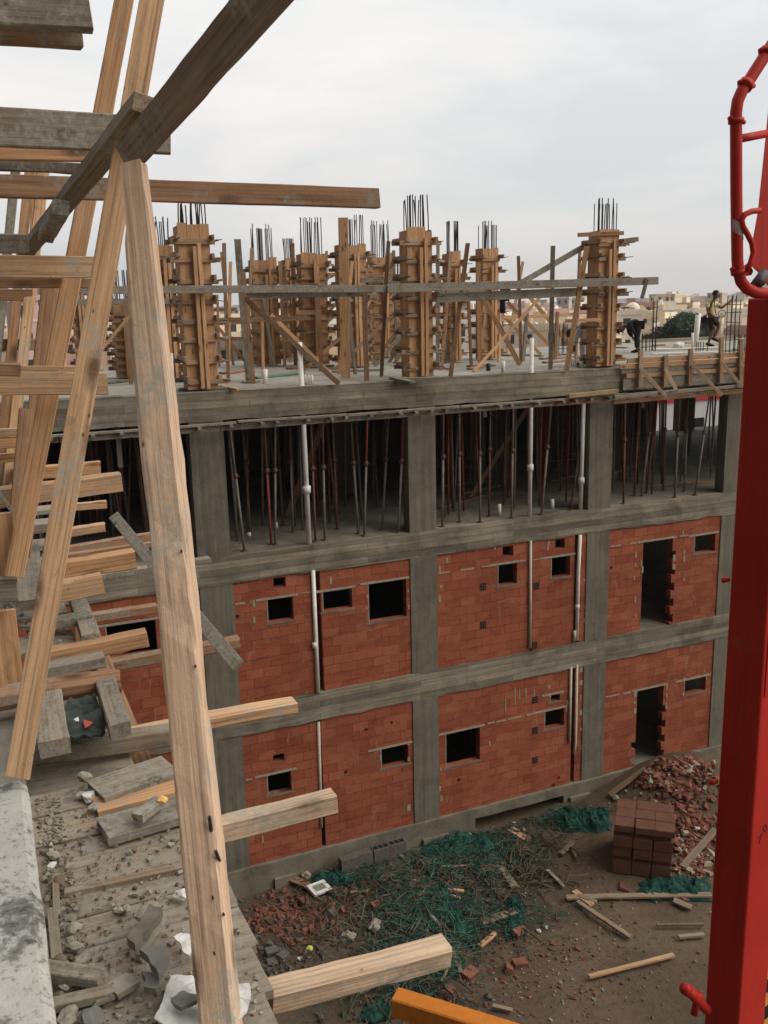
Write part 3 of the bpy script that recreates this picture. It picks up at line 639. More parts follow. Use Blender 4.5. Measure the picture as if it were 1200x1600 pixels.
# leaning studs at the far left
dp('pale stud standing left behind the cross planks', 12, 760, 6.2, 70, 250, 6.6, 17, 0.05, W_FRESH, 'timber_stud', 'timber stud')
dp('brown stud next to the pale stud', -6, 780, 6.2, 48, 250, 6.6, 15, 0.05, W_ORANGE, 'timber_stud', 'timber stud')
dp('grey stud at the left edge of the view', -30, 780, 6.2, 26, 250, 6.6, 14, 0.05, W_GREY, 'timber_stud', 'timber stud')
dp('reddish stud between the cross planks', 48, 470, 7.2, 62, 240, 7.3, 16, 0.05, W_ORANGE, 'timber_stud', 'timber stud')
dp('broad brown stud in front of the far left column', 34, 870, 5.4, 82, 420, 5.6, 27, 0.06, W_BROWN, 'timber_stud', 'timber stud')
for i, (x0, x1, y0, y1, lab) in enumerate(((-40, 24, 800, 895, 'upper reddish formwork board at the left edge'), (-40, 32, 950, 1095, 'lower reddish formwork board at the left edge'))):
    a = onY(x0, (y0 + y1) / 2, 4.6); b_ = onY(x1, (y0 + y1) / 2, 4.6)
    tag(plank('formwork_board', Vector((a.x, 4.6, onY(x1, y1, 4.6).z)) + Vector(((b_.x - a.x) / 2, 0, 0)), Vector((a.x, 4.6, onY(x1, y0, 4.6).z)) + Vector(((b_.x - a.x) / 2, 0, 0)), 0.04, b_.x - a.x, W_ORANGE, hdir=(1, 0, 0)), lab, 'formwork board', FG)
hp('grey ledger between the two reddish formwork boards', -60, 915, 948, 28, 908, 940, 4.5, 0.06, W_GREY)
# joists that jut out over the yard: (label, right end x, top, bottom there, left x, top, bottom, Y, thickness, material)
J = [('split rough joist jutting lowest over the yard', 705, 1482, 1516, 425, 1552, 1592, 2.24, 0.085, W_PALE2, 0.13),
     ('clean squared joist crossing the bottom of the brick wall', 527, 1241, 1273, 300, 1298, 1333, 3.2, 0.07, W_PALE2, 0.10),
     ('rounded rough joist in front of the lower concrete beam', 465, 1097, 1116, 190, 1147, 1172, 4.15, 0.09, W_FRESH, 0.16),
     ('far joist showing its end left of the third column', 376, 998, 1014, 170, 1034, 1052, 5.6, 0.09, W_BROWN, 0.12),
     ('orange joist under the grey board ends', 231, 986, 1012, 70, 1019, 1044, 4.7, 0.09, W_ORANGE, 0.1),
     ('thick log-like joist with broken end', 190, 1052, 1086, -40, 1085, 1122, 4.25, 0.11, W_BROWN, 0.3),
     ('orange joist with crisp end below the grey lath', 213, 861, 889, 95, 880, 909, 5.6, 0.09, W_ORANGE, 0.08),
     ('short blunt joist end below the crisp orange joist', 161, 898, 930, 85, 914, 944, 5.3, 0.09, W_FRESH, 0.08),
     ('stout joist end with a splinter on top', 190, 740, 769, -20, 766, 798, 5.6, 0.09, W_FRESH, 0.1),
     ('joist end just above the splintered one', 158, 722, 742, 20, 733, 752, 6.1, 0.09, W_ORANGE, 0.1),
     ('small upper joist end against the dark storey', 167, 783, 795, 100, 788, 801, 9.0, 0.08, W_FRESH, 0.1),
     ('small lower joist end against the dark storey', 165, 818, 831, 100, 828, 841, 8.6, 0.08, W_FRESH, 0.1),
     ('slender joist running behind the grey lath', 242, 833, 845, 100, 856, 869, 8.2, 0.08, W_BROWN, 0.1),
     ('slender joist in front of the upper brick wall', 247, 945, 958, 145, 960, 974, 7.2, 0.08, W_BROWN, 0.1)]
for lab, x1, t1, bo1, x0, t0, bo0, Y, th, mt, ch in J:
    hp(lab, x0, t0, bo0, x1, t1, bo1, Y, th, mt, 'timber_joist', 'timber joist', 'joists jutting out over the yard', chamfer=ch, rough=1.8)
# board ends lying lengthwise (towards the other building)
def yp(label, x0, y0, x1, y1, z, wpx, t, mat, **kw):
    a = onZ(x0, y0, z); b_ = onZ(x1, y1, z); b_.x = b_.x * 0.5 + a.x * 0.5 if abs(b_.x - a.x) < 0.15 else b_.x
    return tag(plank('grey_board', a, b_, wpx * mpp(a), t, mat, **kw), label, 'board', 'grey boards laid lengthwise on the joists')
yp('cracked grey board with its end near the slab corner', 86, 1170, 80, 1090, ZD + 0.1, 46, 0.07, W_DECK, rough=2)
yp('chipped grey board to the right of the wrapped rubbish', 188, 1142, 165, 1062, ZD + 0.1, 34, 0.07, W_DECK, rough=2.4)
yp('long rough grey board leading to the far column', 50, 945, 55, 850, ZD + 0.18, 42, 0.06, W_DECK, rough=2)
yp('short grey board by the far left studs', 38, 745, 34, 712, ZS + 0.12, 30, 0.06, W_GREY)
yp('pale board end under the blunt joist', 138, 985, 122, 930, ZD + 0.05, 26, 0.04, W_DECK)
yp('pale board stub above the orange joist', 142, 996, 138, 974, ZD + 0.06, 28, 0.04, W_DECK)
hp('flat pale board crossing behind the fresh prop', 85, 972, 985, 145, 962, 975, 5.4, 0.12, W_GREY)
hp('dark bearer under the two grey board ends', 50, 1172, 1200, 300, 1138, 1162, 3.95, 0.1, W_DECK, 'timber_joist', 'timber joist')
hp('splintered grey bearer behind the thick log', 60, 1046, 1064, 165, 1026, 1043, 4.6, 0.1, W_DECK, 'timber_joist', 'timber joist')
hp('short reddish block under the bearer', 88, 1192, 1222, 128, 1184, 1214, 4.2, 0.08, W_BROWN)
hp('short grey block beside the reddish one', 146, 1180, 1212, 186, 1172, 1206, 4.3, 0.08, W_GREY)
hp('short pale block right of the grey one', 186, 1172, 1196, 212, 1168, 1190, 4.1, 0.09, W_FRESH)
dp('grey cement coated lath slanting behind the pale prop', 178, 806, 6.4, 372, 1040, 4.6, 19, 0.02, W_GREY, 'timber_lath', 'timber lath')
for lab, x0, t0, b0_, x1, t1, b1_, Y, th, mt in (
    ('dusty plank lying behind the leaning fresh prop', 40, 822, 834, 100, 815, 826, 6.6, .2, W_DECK), ('thin dusty strip above the dusty plank', 45, 800, 807, 98, 794, 801, 7.4, .2, W_DECK),
    ('dusty board on the far left platform', 42, 776, 784, 95, 770, 778, 8.2, .25, W_DECK), ('orange rail low among the far left studs', -20, 712, 726, 44, 706, 719, 6.0, .05, W_ORANGE),
    ('pale narrow plank below the crisp orange joist', 150, 900, 908, 330, 872, 880, 6.3, .08, W_GREY), ('brown narrow plank across the grey lath', 100, 868, 876, 300, 838, 846, 7.6, .07, W_BROWN),
    ('broken dusty strip in front of the splintered bearer', 80, 1030, 1038, 178, 1014, 1022, 4.9, .1, W_DECK), ('dark plank edge under the thick log', -40, 1128, 1146, 170, 1096, 1110, 4.35, .12, W_GREYB),
    ('grey plank behind the lower formwork board', -40, 1100, 1112, 60, 1090, 1101, 4.8, .1, W_GREY), ('reddish plank edge behind the fresh prop foot', -40, 1150, 1166, 60, 1140, 1154, 4.6, .12, W_BROWN)):
    hp(lab, x0, t0, b0_, x1, t1, b1_, Y, th, mt)
dp('brown leaning stud below the reddish formwork board', 18, 880, 4.9, 40, 640, 5.1, 20, .05, W_BROWN, 'timber_stud', 'timber stud')
dp('thin slanting stick low at the left edge', -10, 760, 4.3, 20, 800, 4.3, 6, .02, W_GREY, 'timber_stick', 'stick')
# bearers and posts below that carry the joists
for x, lab in ((0.16, 'inner bearer under the deck joists'), (0.5, 'outer bearer under the deck joists')):
    tag(plank('timber_bearer', (x, 1.0, ZD - 0.27), (x, 8.8, ZD - 0.27), 0.1, 0.14, W_BROWN), lab, 'timber bearer', FG)
for y in (1.6, 4.4, 7.2): tag(plank('timber_post', (0.5, y, gh(0.5, y)), (0.5, y, ZD - 0.345), 0.09, 0.09, W_BROWN, hdir=(1, 0, 0)), 'tall square post carrying the outer deck bearer', 'timber post', 'posts below the deck')
# a plywood floor further along the deck
a0 = 3.5
for i in range(7):
    y = 4.75 + i * 0.62
    tag(plank('deck_board', (-0.6, y, ZD - 0.03), (0.36 + random.uniform(-.03, .04), y, ZD - 0.03), 0.3 - 0.02 * (i % 3), 0.03, W_DECK, rough=2), 'mortar stained far deck board, %s row behind the bearer' % DECKLAB[i], 'deck board', 'far deck boards')

# ---------------------------------------------------------------- rubbish on the deck
def lump(name, c, s, mat, seed, flat=0.6, parent=None, n=2):
    bm = bmesh.new(); bmesh.ops.create_icosphere(bm, subdivisions=n, radius=1.0); rnd = Vector((seed * 3.3, seed * 1.7, 0))
    for v in bm.verts:
        k = 1 + 0.55 * noise.noise(v.co * 1.3 + rnd) + 0.25 * noise.noise(v.co * 3.1 + rnd)
        v.co = Vector((v.co.x * s[0], v.co.y * s[1], v.co.z * s[2])) * k
    me = bpy.data.meshes.new(name); bm.to_mesh(me); bm.free()
    o = link(name, me, mat, parent); o.location = c; o.rotation_euler = (0, 0, seed * 1.3); return o
ZT = ZD + 0.01
CH = [(83, 1336, .022, CHIP_GREY, 'pale mortar chip by the slab edge'), (81, 1352, .016, PAPER, 'small white chip below the pale one by the slab edge'), (140, 1245, .028, PAPER, 'white crumpled lump on the dark hollow of the deck'),
      (147, 1262, .026, CHIP_GREY, 'grey lump under the white crumpled one'), (163, 1287, .028, GREYSHEET, 'dark grey cement lump near the deck middle'), (178, 1306, .026, CHIP_GREY, 'angular pale stone on the deck'),
      (204, 1300, .022, CHIP_GREY, 'rounded pale stone right of the angular one'), (133, 1214, .034, CHIP_GREY, 'foil grey lump at the back of the deck'), (126, 1243, .02, CHIP_GREY, 'flat chip at the edge of the dark hollow'),
      (112, 1450, .022, CHIP_GREY, 'square mortar cube near the slab edge'), (187, 1422, .013, CHIP_GREY, 'tiny mortar bit in the deck centre'), (199, 1420, .014, CHIP_GREY, 'tiny mortar bit right of its twin'),
      (118, 1480, .024, CHIP_GREY, 'crumbly lump below the mortar cube'), (126, 1502, .024, CHIP_GREY, 'crumbly whitish lump above the dark offcut'), (101, 1537, .022, PAPER, 'elongated white flake by the slab edge'),
      (92, 1500, .022, CHIP_BROWN, 'brown clod against the slab edge'), (90, 1380, .03, CHIP_BROWN, 'brown clod under the white chips'), (284, 1398, .025, PAPER, 'white crumbs beside the pale prop'), (105, 1590, .03, CHIP_GREY, 'grey stone at the bottom of the deck'), (140, 1592, .035, GREYSHEET, 'broad dark stone at the bottom of the deck')]
for i, (px, py, s, mt, lab) in enumerate(CH):
    p = onZ(px, py, ZT + s * 0.4); tag(lump('mortar_lump', p, (s * 1.1, s * 0.8, s * 0.6), mt, i + 2), lab, 'mortar lump', 'bits of mortar on the deck')
def flatbit(name, label, px, py, L, w_, t, rz, mat, cat, tilt=0.0, z=ZT, group='rubbish on the deck', **kw):
    p = onZ(px, py, z + t / 2); d = Vector((math.cos(rz), math.sin(rz), tilt)) * (L / 2)
    return tag(plank(name, p - d, p + d, w_, t, mat, **kw), label, cat, group)
sheet_later = 1
flatbit('wood_offcut', 'dark slanting offcut near the slab edge', 116, 1522, 0.17, 0.055, 0.03, -0.6, W_GREY, 'offcut', -0.02, ZT + 0.015)
flatbit('wood_offcut', 'grey splintered offcut at the bottom of the deck', 130, 1560, 0.15, 0.04, 0.025, -0.1, W_DECK, 'offcut')
flatbit('wood_offcut', 'short offcut with a yellow broken end', 233, 1264, 0.13, 0.05, 0.03, 0.75, W_GREY, 'offcut', 0, ZT + 0.05)
p = onZ(253, 1250, ZT + 0.08); tag(lump('yellow_scrap', p, (.022, .018, .012), YELLOW, 5), 'yellow splintered scrap at the end of the short offcut', 'scrap', 'rubbish on the deck')
flatbit('wood_offcut', 'thin stick upright beside the slab edge', 88, 1400, 0.2, 0.02, 0.02, 1.5, W_DECK, 'offcut', 0.1)
flatbit('wood_offcut', 'narrow lath along the foot of the slab edge', 85, 1460, 0.25, 0.03, 0.015, 1.55, W_DECK, 'offcut')
flatbit('mortar_plate', 'flat mortar plate in front of the dark slabs', 170, 1545, 0.1, 0.08, 0.015, 0.2, W_DECK, 'mortar plate')
flatbit('mortar_plate', 'small flat mortar plate beside the larger one', 192, 1540, 0.06, 0.06, 0.02, 0.4, CHIP_GREY, 'mortar plate')
flatbit('wood_offcut', 'pale chip leaning on the dark offcut', 228, 1424, 0.07, 0.03, 0.012, 0.6, W_GREY, 'offcut', 0.1, ZT + 0.03)
def sheet(name, label, pts, z, mat, cat, thick=0.006, crumple=0.02, group='rubbish on the deck'):
    P = [onZ(px, py, z) for px, py in pts]; c = sum(P, Vector()) / len(P); bm = bmesh.new()
    vs = [bm.verts.new(p - c) for p in P]; f = bm.faces.new(vs)
    bmesh.ops.subdivide_edges(bm, edges=bm.edges[:], cuts=2); bmesh.ops.triangulate(bm, faces=bm.faces[:]); bmesh.ops.subdivide_edges(bm, edges=bm.edges[:], cuts=1)
    for v in bm.verts:
        q_ = v.co * 26 + c * 3; v.co.x += .010 * noise.noise(q_); v.co.y += .014 * noise.noise(q_ + Vector((7, 3, 1)))
        v.co.z += crumple * noise.noise(v.co * 9 + c) + crumple * .5 * noise.noise(v.co * 31 + c) + crumple * 0.6
    g = bmesh.ops.solidify(bm, geom=bm.faces[:], thickness=thick)
    me = bpy.data.meshes.new(name); bm.to_mesh(me); bm.free(); o = link(name, me, mat); o.location = c; return tag(o, label, cat, group)
sheet('white_sheet', 'torn white sheet at the bottom by the pale prop', [(246, 1600), (252, 1580), (264, 1548), (272, 1532), (300, 1528), (340, 1540), (390, 1545), (394, 1562), (380, 1600), (330, 1625)], ZT + 0.012, PAPER, 'sheet')
sheet('cement_slab', 'square dark cement slab lying by the white sheet', [(220, 1494), (258, 1484), (267, 1506), (250, 1534)], ZT + .05, GREYSHEET, 'cement slab', 0.025, 0.004)
sheet('cement_slab', 'dark broken slab under the square one', [(222, 1524), (252, 1538), (246, 1554), (226, 1552)], ZT + .02, GREYSHEET, 'cement slab', 0.02, 0.004)
sheet('mortar_plate', 'dark leaning mortar plate with a pale edge on the deck', [(199, 1476), (238, 1426), (257, 1434), (212, 1494)], ZT + .045, plain('dark_plate', (0.15, 0.135, 0.105), .9, 0, .3, 12), 'mortar plate', 0.028, 0.006)
sheet('mortar_plate', 'pale underside slab peeking out below the leaning plate', [(210, 1498), (256, 1440), (259, 1447), (216, 1502)], ZT + .02, CHIP_GREY, 'mortar plate', 0.02, 0.004)
sheet('grey_cake', 'grey cement cake on the torn white sheet', [(266, 1572), (276, 1560), (292, 1558), (312, 1566), (308, 1578), (284, 1588)], ZT + 0.04, GREYSHEET, 'cement cake', 0.012)
sheet('white_sheet', 'small white sheet above the torn one', [(272, 1468), (284, 1460), (300, 1470), (304, 1490), (296, 1500), (282, 1486)], ZT + 0.015, PAPER, 'sheet')
sheet('dark_rag', 'dark green rubbish heap of rags between the grey boards', [(98, 1130), (112, 1112), (150, 1108), (162, 1125), (166, 1150), (140, 1165), (108, 1165)], ZD + 0.04, plain('dark_green_rag', (0.035, 0.045, 0.038), 0.8, 0, 0.5, 25), 'rags', 0.01, 0.06)
sheet('white_scrap', 'white paper corner in the rag heap', [(111, 1126), (124, 1120), (122, 1128)], ZD + 0.10, PAPER, 'scrap', 0.002, 0.0)
sheet('red_scrap', 'red wrapper in the rag heap', [(130, 1124), (146, 1128), (140, 1134), (133, 1138)], ZD + 0.10, plain('red_wrapper', (0.35, 0.05, 0.04), 0.5), 'scrap', 0.002, 0.0)
def crumbs(name, n, region, zf, mat, smin, smax, label=None, seed=1, elong=1.6):
    rnd = random.Random(seed); mb = MB()
    for _ in range(n):
        x, y_ = region(rnd)
        s = smin * (smax / smin) ** (rnd.random() ** 2.2)
        M = Matrix.Translation((x, y_, zf(x, y_) + s * 0.2)) @ Matrix.Rotation(rnd.uniform(0, 6.3), 4, 'Z') @ Matrix.Rotation(rnd.uniform(-.6, .6), 4, 'X') @ Matrix.Rotation(rnd.uniform(-.5, .5), 4, 'Y')
        a, b_, c = s * rnd.uniform(0.6, elong), s * rnd.uniform(0.5, 1), s * rnd.uniform(0.25, 0.7); k = rnd.uniform(.3, .9)
        vs = [(-a, -b_, -c), (a * rnd.uniform(.7, 1), -b_, -c), (a, b_ * k, -c), (-a * k, b_, -c), (-a * k, -b_ * k, c), (a * k, -b_ * .8, c * rnd.uniform(.5, 1)), (a * .8, b_ * k, c), (-a * .7, b_ * k, c * rnd.uniform(.4, 1))]
        mb.add([M @ Vector(v) for v in vs], [(3, 2, 1, 0), (4, 5, 6, 7), (0, 1, 5, 4), (1, 2, 6, 5), (2, 3, 7, 6), (3, 0, 4, 7)])
    o = mb.build(name, mat); return tag(o, label, None, None, 'stuff')
def rdeck(rnd):
    x = 0.03 + 0.5 * rnd.random(); y_ = 1.2 + 2.3 * rnd.random()
    if rnd.random() < 0.4: x = 0.02 + 0.09 * rnd.random()
    return x, y_
crumbs('mortar_crumbs', 1900, rdeck, lambda x, y: ZD, DUST, 0.0015, 0.013, 'grey mortar crumbs strewn over the deck', 3)
crumbs('dirt_crumbs', 2200, rdeck, lambda x, y: ZD, CHIP_BROWN, 0.0015, 0.009, 'brown dirt crumbs strewn over the deck', 4)
crumbs('far_mortar_crumbs', 350, lambda r: (-0.2 + 0.5 * r.random(), 4.6 + 4 * r.random()), lambda x, y: ZD - 0.01, CHIP_GREY, 0.006, 0.03, 'mortar rubble on the far deck boards', 5)
# ================================================================ FORMWORK ON THE ROOF SLAB
BAT = {}
def batten_mesh(L, t=0.05, h=0.085):
    k = (round(L, 2), t, h)
    if k not in BAT: BAT[k] = plank_mesh(L, t, h, len(BAT) + 5, name='batten')
    return BAT[k]
ROD = {}
def bar_mesh(L, lean=0):
    k = (round(L, 1), lean)
    if k not in ROD: ROD[k] = MB().path([(0, 0, 0), (0.01 * lean, 0.006 * lean, L * 0.5), (0.035 * lean, 0.02 * lean, L)], 0.0115, 6).mesh('rebar_bar')
    return ROD[k]
WEDGE = MB().box(-0.09, 0.09, -0.012, 0.012, -0.02, 0.02).mesh('wedge')
TIE = MB().path([(0, -0.5, 0), (0, 0.5, 0)], 0.008, 6).mesh('tie_rod')
def put(name, me, mat, par, loc, rot=(0, 0, 0)):
    if not me.materials: me.materials.append(mat)
    o = bpy.data.objects.new(name, me); COL.objects.link(o); o.parent = par; o.location = loc; o.rotation_euler = rot
    if me.materials[0] != mat: o.material_slots[0].link = 'OBJECT'; o.material_slots[0].material = mat
    return o
def column_form(label, x0, x1, y, d, ztop, seed, bars=9, bartop=14.1, nyoke=8, front=True, studs=True, barspread=0.92):
    rnd = random.Random(seed); d = 0.36; x0 = x0 + min(d * x0 / y * 0.95, (x1 - x0) * 0.4); w_ = x1 - x0; z0 = Z3T + 0.03; H = ztop - z0
    r = empty('column_formwork', (x0, y, z0)); tag(r, label, 'column formwork', 'boxed columns under construction on the roof')
    n = 3 if w_ > 0.55 else 2; e = [0] + sorted(rnd.uniform(.25, .75) if n == 2 else (i + rnd.uniform(-.15, .15)) / n for i in range(1, n)) + [1]
    for i in range(n):                         # vertical front boards
        a, b_ = e[i] * w_, e[i + 1] * w_
        put('form_board', plank_mesh(H + (rnd.uniform(-.05, .04)), b_ - a - 0.004, 0.025, seed * 10 + i, name='form_board', chamfer=.04, rough=.6), W_BROWN2, r, ((a + b_) / 2, 0.0125 + rnd.uniform(-.004, .004), 0), (0, -math.pi / 2, math.pi / 2))
    put('side_panel', plank_mesh(H - 0.03, d, 0.025, seed * 10 + 5, name='side_panel', chamfer=.04), W_BROWN2, r, (0.0125, d / 2 + 0.028, 0), (0, -math.pi / 2, 0))
    put('side_panel', plank_mesh(H - 0.02, d, 0.025, seed * 10 + 6, name='side_panel', chamfer=.04), W_BROWN2, r, (w_ - 0.0125, d / 2 + 0.028, 0), (0, -math.pi / 2, 0))
    put('back_panel', plank_mesh(H - 0.05, w_ - 0.06, 0.025, seed * 10 + 7, name='back_panel'), W_BROWN2, r, (w_ / 2, d + 0.01, 0), (0, -math.pi / 2, math.pi / 2))
    put('column_core', MB().box(0.03, w_ - 0.03, 0.03, d - 0.01, 0, H * 0.985).mesh('column_core'), C_DARK, r, (0, 0, 0))
    z = 0.16; dz = (H - 0.45) / (nyoke - 1)
    for k in range(nyoke):
        zz = 0.16 + dz * k + rnd.uniform(-.03, .03)
        a, b_ = rnd.uniform(0.02, 0.2), rnd.uniform(0.02, 0.26)
        if rnd.random() < 0.3: a = 0.02
        L = w_ + a + b_
        put('yoke_batten', batten_mesh(round(L, 1)), W_BATTEN, r, (-a, -0.026, zz), (0, rnd.uniform(-.015, .015), rnd.uniform(-.02, .02)))
        put('yoke_batten', batten_mesh(round(w_ + 0.3, 1)), W_BATTEN, r, (-0.15, d + 0.05, zz + 0.02), (0, rnd.uniform(-.02, .02), 0))
        for sx in (-0.027, w_ + 0.027):
            put('side_batten', batten_mesh(round(d + 0.35, 1)), W_BATTEN, r, (sx, -rnd.uniform(0.05, 0.25), zz + 0.075), (0, 0, math.pi / 2))
            put('tie_rod', TIE, REBAR, r, (sx + (0.06 if sx > 0 else -0.06), 0.15 + rnd.uniform(-.08, .04), zz + 0.02), (rnd.uniform(-.06, .06), 0, rnd.uniform(-.1, .1)))
        if rnd.random() < 0.6: put('wedge', WEDGE, W_BATTEN, r, (w_ + rnd.uniform(.06, .2), -0.05, zz + 0.01), (0, rnd.uniform(-.3, .3), rnd.uniform(-.4, .4)))
    if studs:
        c = w_ * rnd.uniform(0.52, 0.62)
        for dx in (-0.05, 0.05):
            put('strongback', plank_mesh(H - rnd.uniform(0.2, 0.5), 0.055, 0.07, seed + 77 + int(dx * 100), name='strongback'), W_FRESH2, r, (c + dx, -0.09, 0.02), (0, -math.pi / 2 + rnd.uniform(-.008, .008), 0))
    bars += 5
    for i in range(bars):
        u = (i + 0.5) / bars
        put('rebar_bar', bar_mesh(round((bartop - ztop) * rnd.uniform(0.9, 1.02) + 0.15, 1), rnd.choice((-1, 0, 0, 0, 0, 1))), REBAR, r,
            (w_ / 2 + (u - 0.5) * w_ * barspread + rnd.uniform(-.02, .02), rnd.choice((0.07, 0.07, d - 0.08)), H - 0.15), (0, 0, rnd.uniform(-.5, .5)))
    return r
W_BROWN2 = wood('form_board_wood', (0.728, 0.442, 0.240), (0.481, 0.267, 0.137), 0.34, (0.27, 0.23, 0.18), lo=0.72, hi=1.18)
W_FRESH2 = wood('strongback_wood', (0.780, 0.481, 0.260), (0.520, 0.299, 0.156), 0.34)
column_form('boxed column directly above the left concrete column', 3.44, 4.08, 17.25, 0.5, CZ + 1.49, 1, 10, CZ + 1.92)
column_form('boxed column standing above the middle concrete column', 7.85, 8.55, 17.25, 0.5, CZ + 1.45, 2, 10, CZ + 2.1)
column_form('boxed column at the right with the long side battens', 12.31, 13.08, 17.25, 0.5, CZ + 1.48, 3, 8, CZ + 2.1)
def cf_px(label, xl, xr, ytop, Y, seed, ybar, bars=8, **kw):
    a = onY(xl, ytop, Y); b_ = onY(xr, ytop, Y); t = onY((xl + xr) / 2, ybar, Y)
    column_form(label, a.x, b_.x, Y, max(0.3, (b_.x - a.x) * 0.8), a.z, seed, bars, t.z, **kw)
cf_px('slim boxed column with dark battens left of the crossed braces', 744, 779, 386, 21.6, 4, 347, 9)
cf_px('narrow boxed column just right of the middle column', 692, 720, 394, 21.3, 5, 343, 8)
cf_px('tall boxed column in the middle of the cluster', 523, 572, 380, 21.2, 6, 338, 10)
cf_px('boxed column left in the middle cluster', 463, 509, 395, 22.6, 7, 338, 11)
cf_px('boxed column behind the slanting brown brace', 388, 432, 404, 23.6, 8, 352, 9)
cf_px('boxed column in the gap right of the tall one', 574, 612, 400, 24.5, 9, 346, 10)
cf_px('boxed column half hidden by the pale leaning prop', 232, 270, 381, 20.2, 10, 340, 5)
cf_px('boxed column seen between the pale and the fresh prop', 172, 206, 470, 21.5, 11, 420, 4)
cf_px('shaded boxed column left of the fresh prop', 106, 128, 420, 25.0, 12, 395, 4)
cf_px('boxed column far back between the middle ones', 440, 462, 404, 25.9, 13, 372, 8)
cf_px('boxed column far back behind the middle column', 612, 640, 430, 25.9, 14, 405, 6)
# a dark steel-sheet shutter and a tall board sticking up in the cluster
def rp(label, xb, yb, xt, yt, wpx, mat, dY=0.0, t=0.05, name='timber_post', cat='timber post', group='loose posts and braces on the roof', zb=None):
    a = onZ(xb, yb, Z3T + 0.005) if zb is None else onY(xb, yb, zb)
    b_ = onY(xt, yt, a.y + dY)
    return tag(plank(name, a, b_, t, wpx * mpp(a), mat, hdir=view_across(a, b_)), label, cat, group)
rp('tall board end rising highest out of the middle cluster', 540, 590, 536, 340, 15, W_FRESH2, 0.0)
rp('dark weathered post pair leaning beside the left column', 389, 597, 371, 374, 10, W_GREY)
rp('reddish post leaning against the dark weathered pair', 396, 599, 380, 425, 7, W_BROWN)
rp('upright grey post right of the left boxed column', 357, 594, 350, 380, 6, W_BROWN)
rp('thin post in front of the column behind the slanting brace', 445, 572, 437, 408, 5, W_FRESH2)
rp('thin post left in the middle cluster', 462, 570, 457, 380, 6, W_BROWN)
rp('brown post in front of the left cluster column', 502, 580, 496, 455, 7, W_BROWN)
rp('square post in front of the right edge of the tall column', 573, 594, 570, 452, 8, W_BROWN)
rp('leaning post just left of the middle column', 596, 588, 607, 377, 6, W_BROWN)
rp('leaning post just right of the middle column', 704, 588, 731, 380, 7, W_BROWN)
rp('left upright of the narrow frame beside the leaning post', 696, 568, 697, 460, 4, W_GREY)
rp('short upright stub between the two middle columns', 684, 575, 684, 403, 6, W_GREY)
rp('post on the left of the slim column with dark battens', 750, 567, 747, 410, 7, W_FRESH2)
rp('thin brown upright in front of the crossed braces', 814, 566, 810, 400, 5, W_BROWN)
rp('weathered upright right of the crossed braces', 860, 577, 864, 384, 7, W_GREY)
rp('orange post leaning against the right boxed column', 885, 579, 917, 385, 8, W_ORANGE, 0.1)
rp('thin post by the left boxed column', 343, 572, 340, 470, 4, W_FRESH2)
rp('grey post beside the half hidden column', 258, 590, 259, 380, 6, W_BROWN)
rp('thin stud far left behind the pale prop', 205, 600, 196, 470, 6, W_BROWN)
rp('short post leaning at the left column foot', 335, 600, 331, 540, 5, W_BROWN)
rp('brown slanting brace in front of the left cluster', 530, 600, 383, 466, 8, W_BROWN, 0.4, name='timber_brace', cat='timber brace')
rp('steep brace leaning right in the crossed pair', 812, 570, 750, 454, 8, W_FRESH2, 0.3, name='timber_brace', cat='timber brace')
rp('long rising brace of the crossed pair', 740, 581, 856, 450, 5, W_FRESH2, 0.6, name='timber_brace', cat='timber brace')
rp('upper brace descending behind the weathered upright', 890, 538, 820, 455, 6, W_FRESH2, 0.0, name='timber_brace', cat='timber brace')
rp('middle brace descending behind the weathered upright', 875, 556, 793, 472, 6, W_FRESH2, 0.0, name='timber_brace', cat='timber brace')
rp('lower brace descending behind the thin upright', 845, 554, 785, 492, 5, W_FRESH2, 0.0, name='timber_brace', cat='timber brace')
rp('grey brace climbing to the right boxed column', 816, 441, 911, 386, 9, W_GREY, 0.2, name='timber_brace', cat='timber brace', zb=17.6)
rp('thin brace behind the pale prop, rising to the right', 160, 545, 206, 490, 5, W_FRESH2, 0.0, name='timber_brace', cat='timber brace', zb=18.0)
def ledger(label, x0, ya0, yb0, x1, ya1, yb1, Y, mat, t=0.04):
    hp(label, x0, ya0, yb0, x1, ya1, yb1, Y, t, mat, 'timber_ledger', 'timber ledger', 'long ledgers tying the column boxes')
ledger('long grey ledger tying the left and middle columns', 60, 448, 461, 641, 446, 456, 17.0, W_GREY)
ledger('long grey ledger tying the middle and right columns', 606, 445, 456, 1029, 432, 445, 16.94, W_GREY)
ledger('short doubled ledger under the left long one', 386, 457, 466, 568, 456, 463, 17.12, W_GREY)
ledger('doubled ledger under the right long one', 683, 459, 472, 905, 449, 463, 17.08, W_GREY)
ledger('dark ledger behind the left column', 60, 468, 478, 330, 466, 474, 20.0, W_GREY)
ledger('grey ledger between the leaning post and the slim column', 680, 452, 462, 760, 450, 460, 20.6, W_GREY)
ledger('thin rail low behind the crossed braces', 780, 494, 499, 900, 489, 494, 22.5, W_FRESH2)
ledger('thin rail across the left cluster', 380, 462, 469, 470, 459, 465, 22.4, W_GREY)
ledger('batten sticking out left at the top of the right column', 904, 364, 370, 975, 361, 367, 17.2, W_BROWN)
ledger('dark batten sticking out right of the right column', 965, 374, 381, 998, 370, 377, 17.45, W_GREY)
ledger('long side batten at the foot of the right column', 885, 499, 504, 940, 497, 502, 17.15, W_FRESH2)
rp('hooked short board hanging at the end of the right ledger', 1003, 466, 1011, 436, 6, W_GREY, zb=16.9)
random.seed(77)
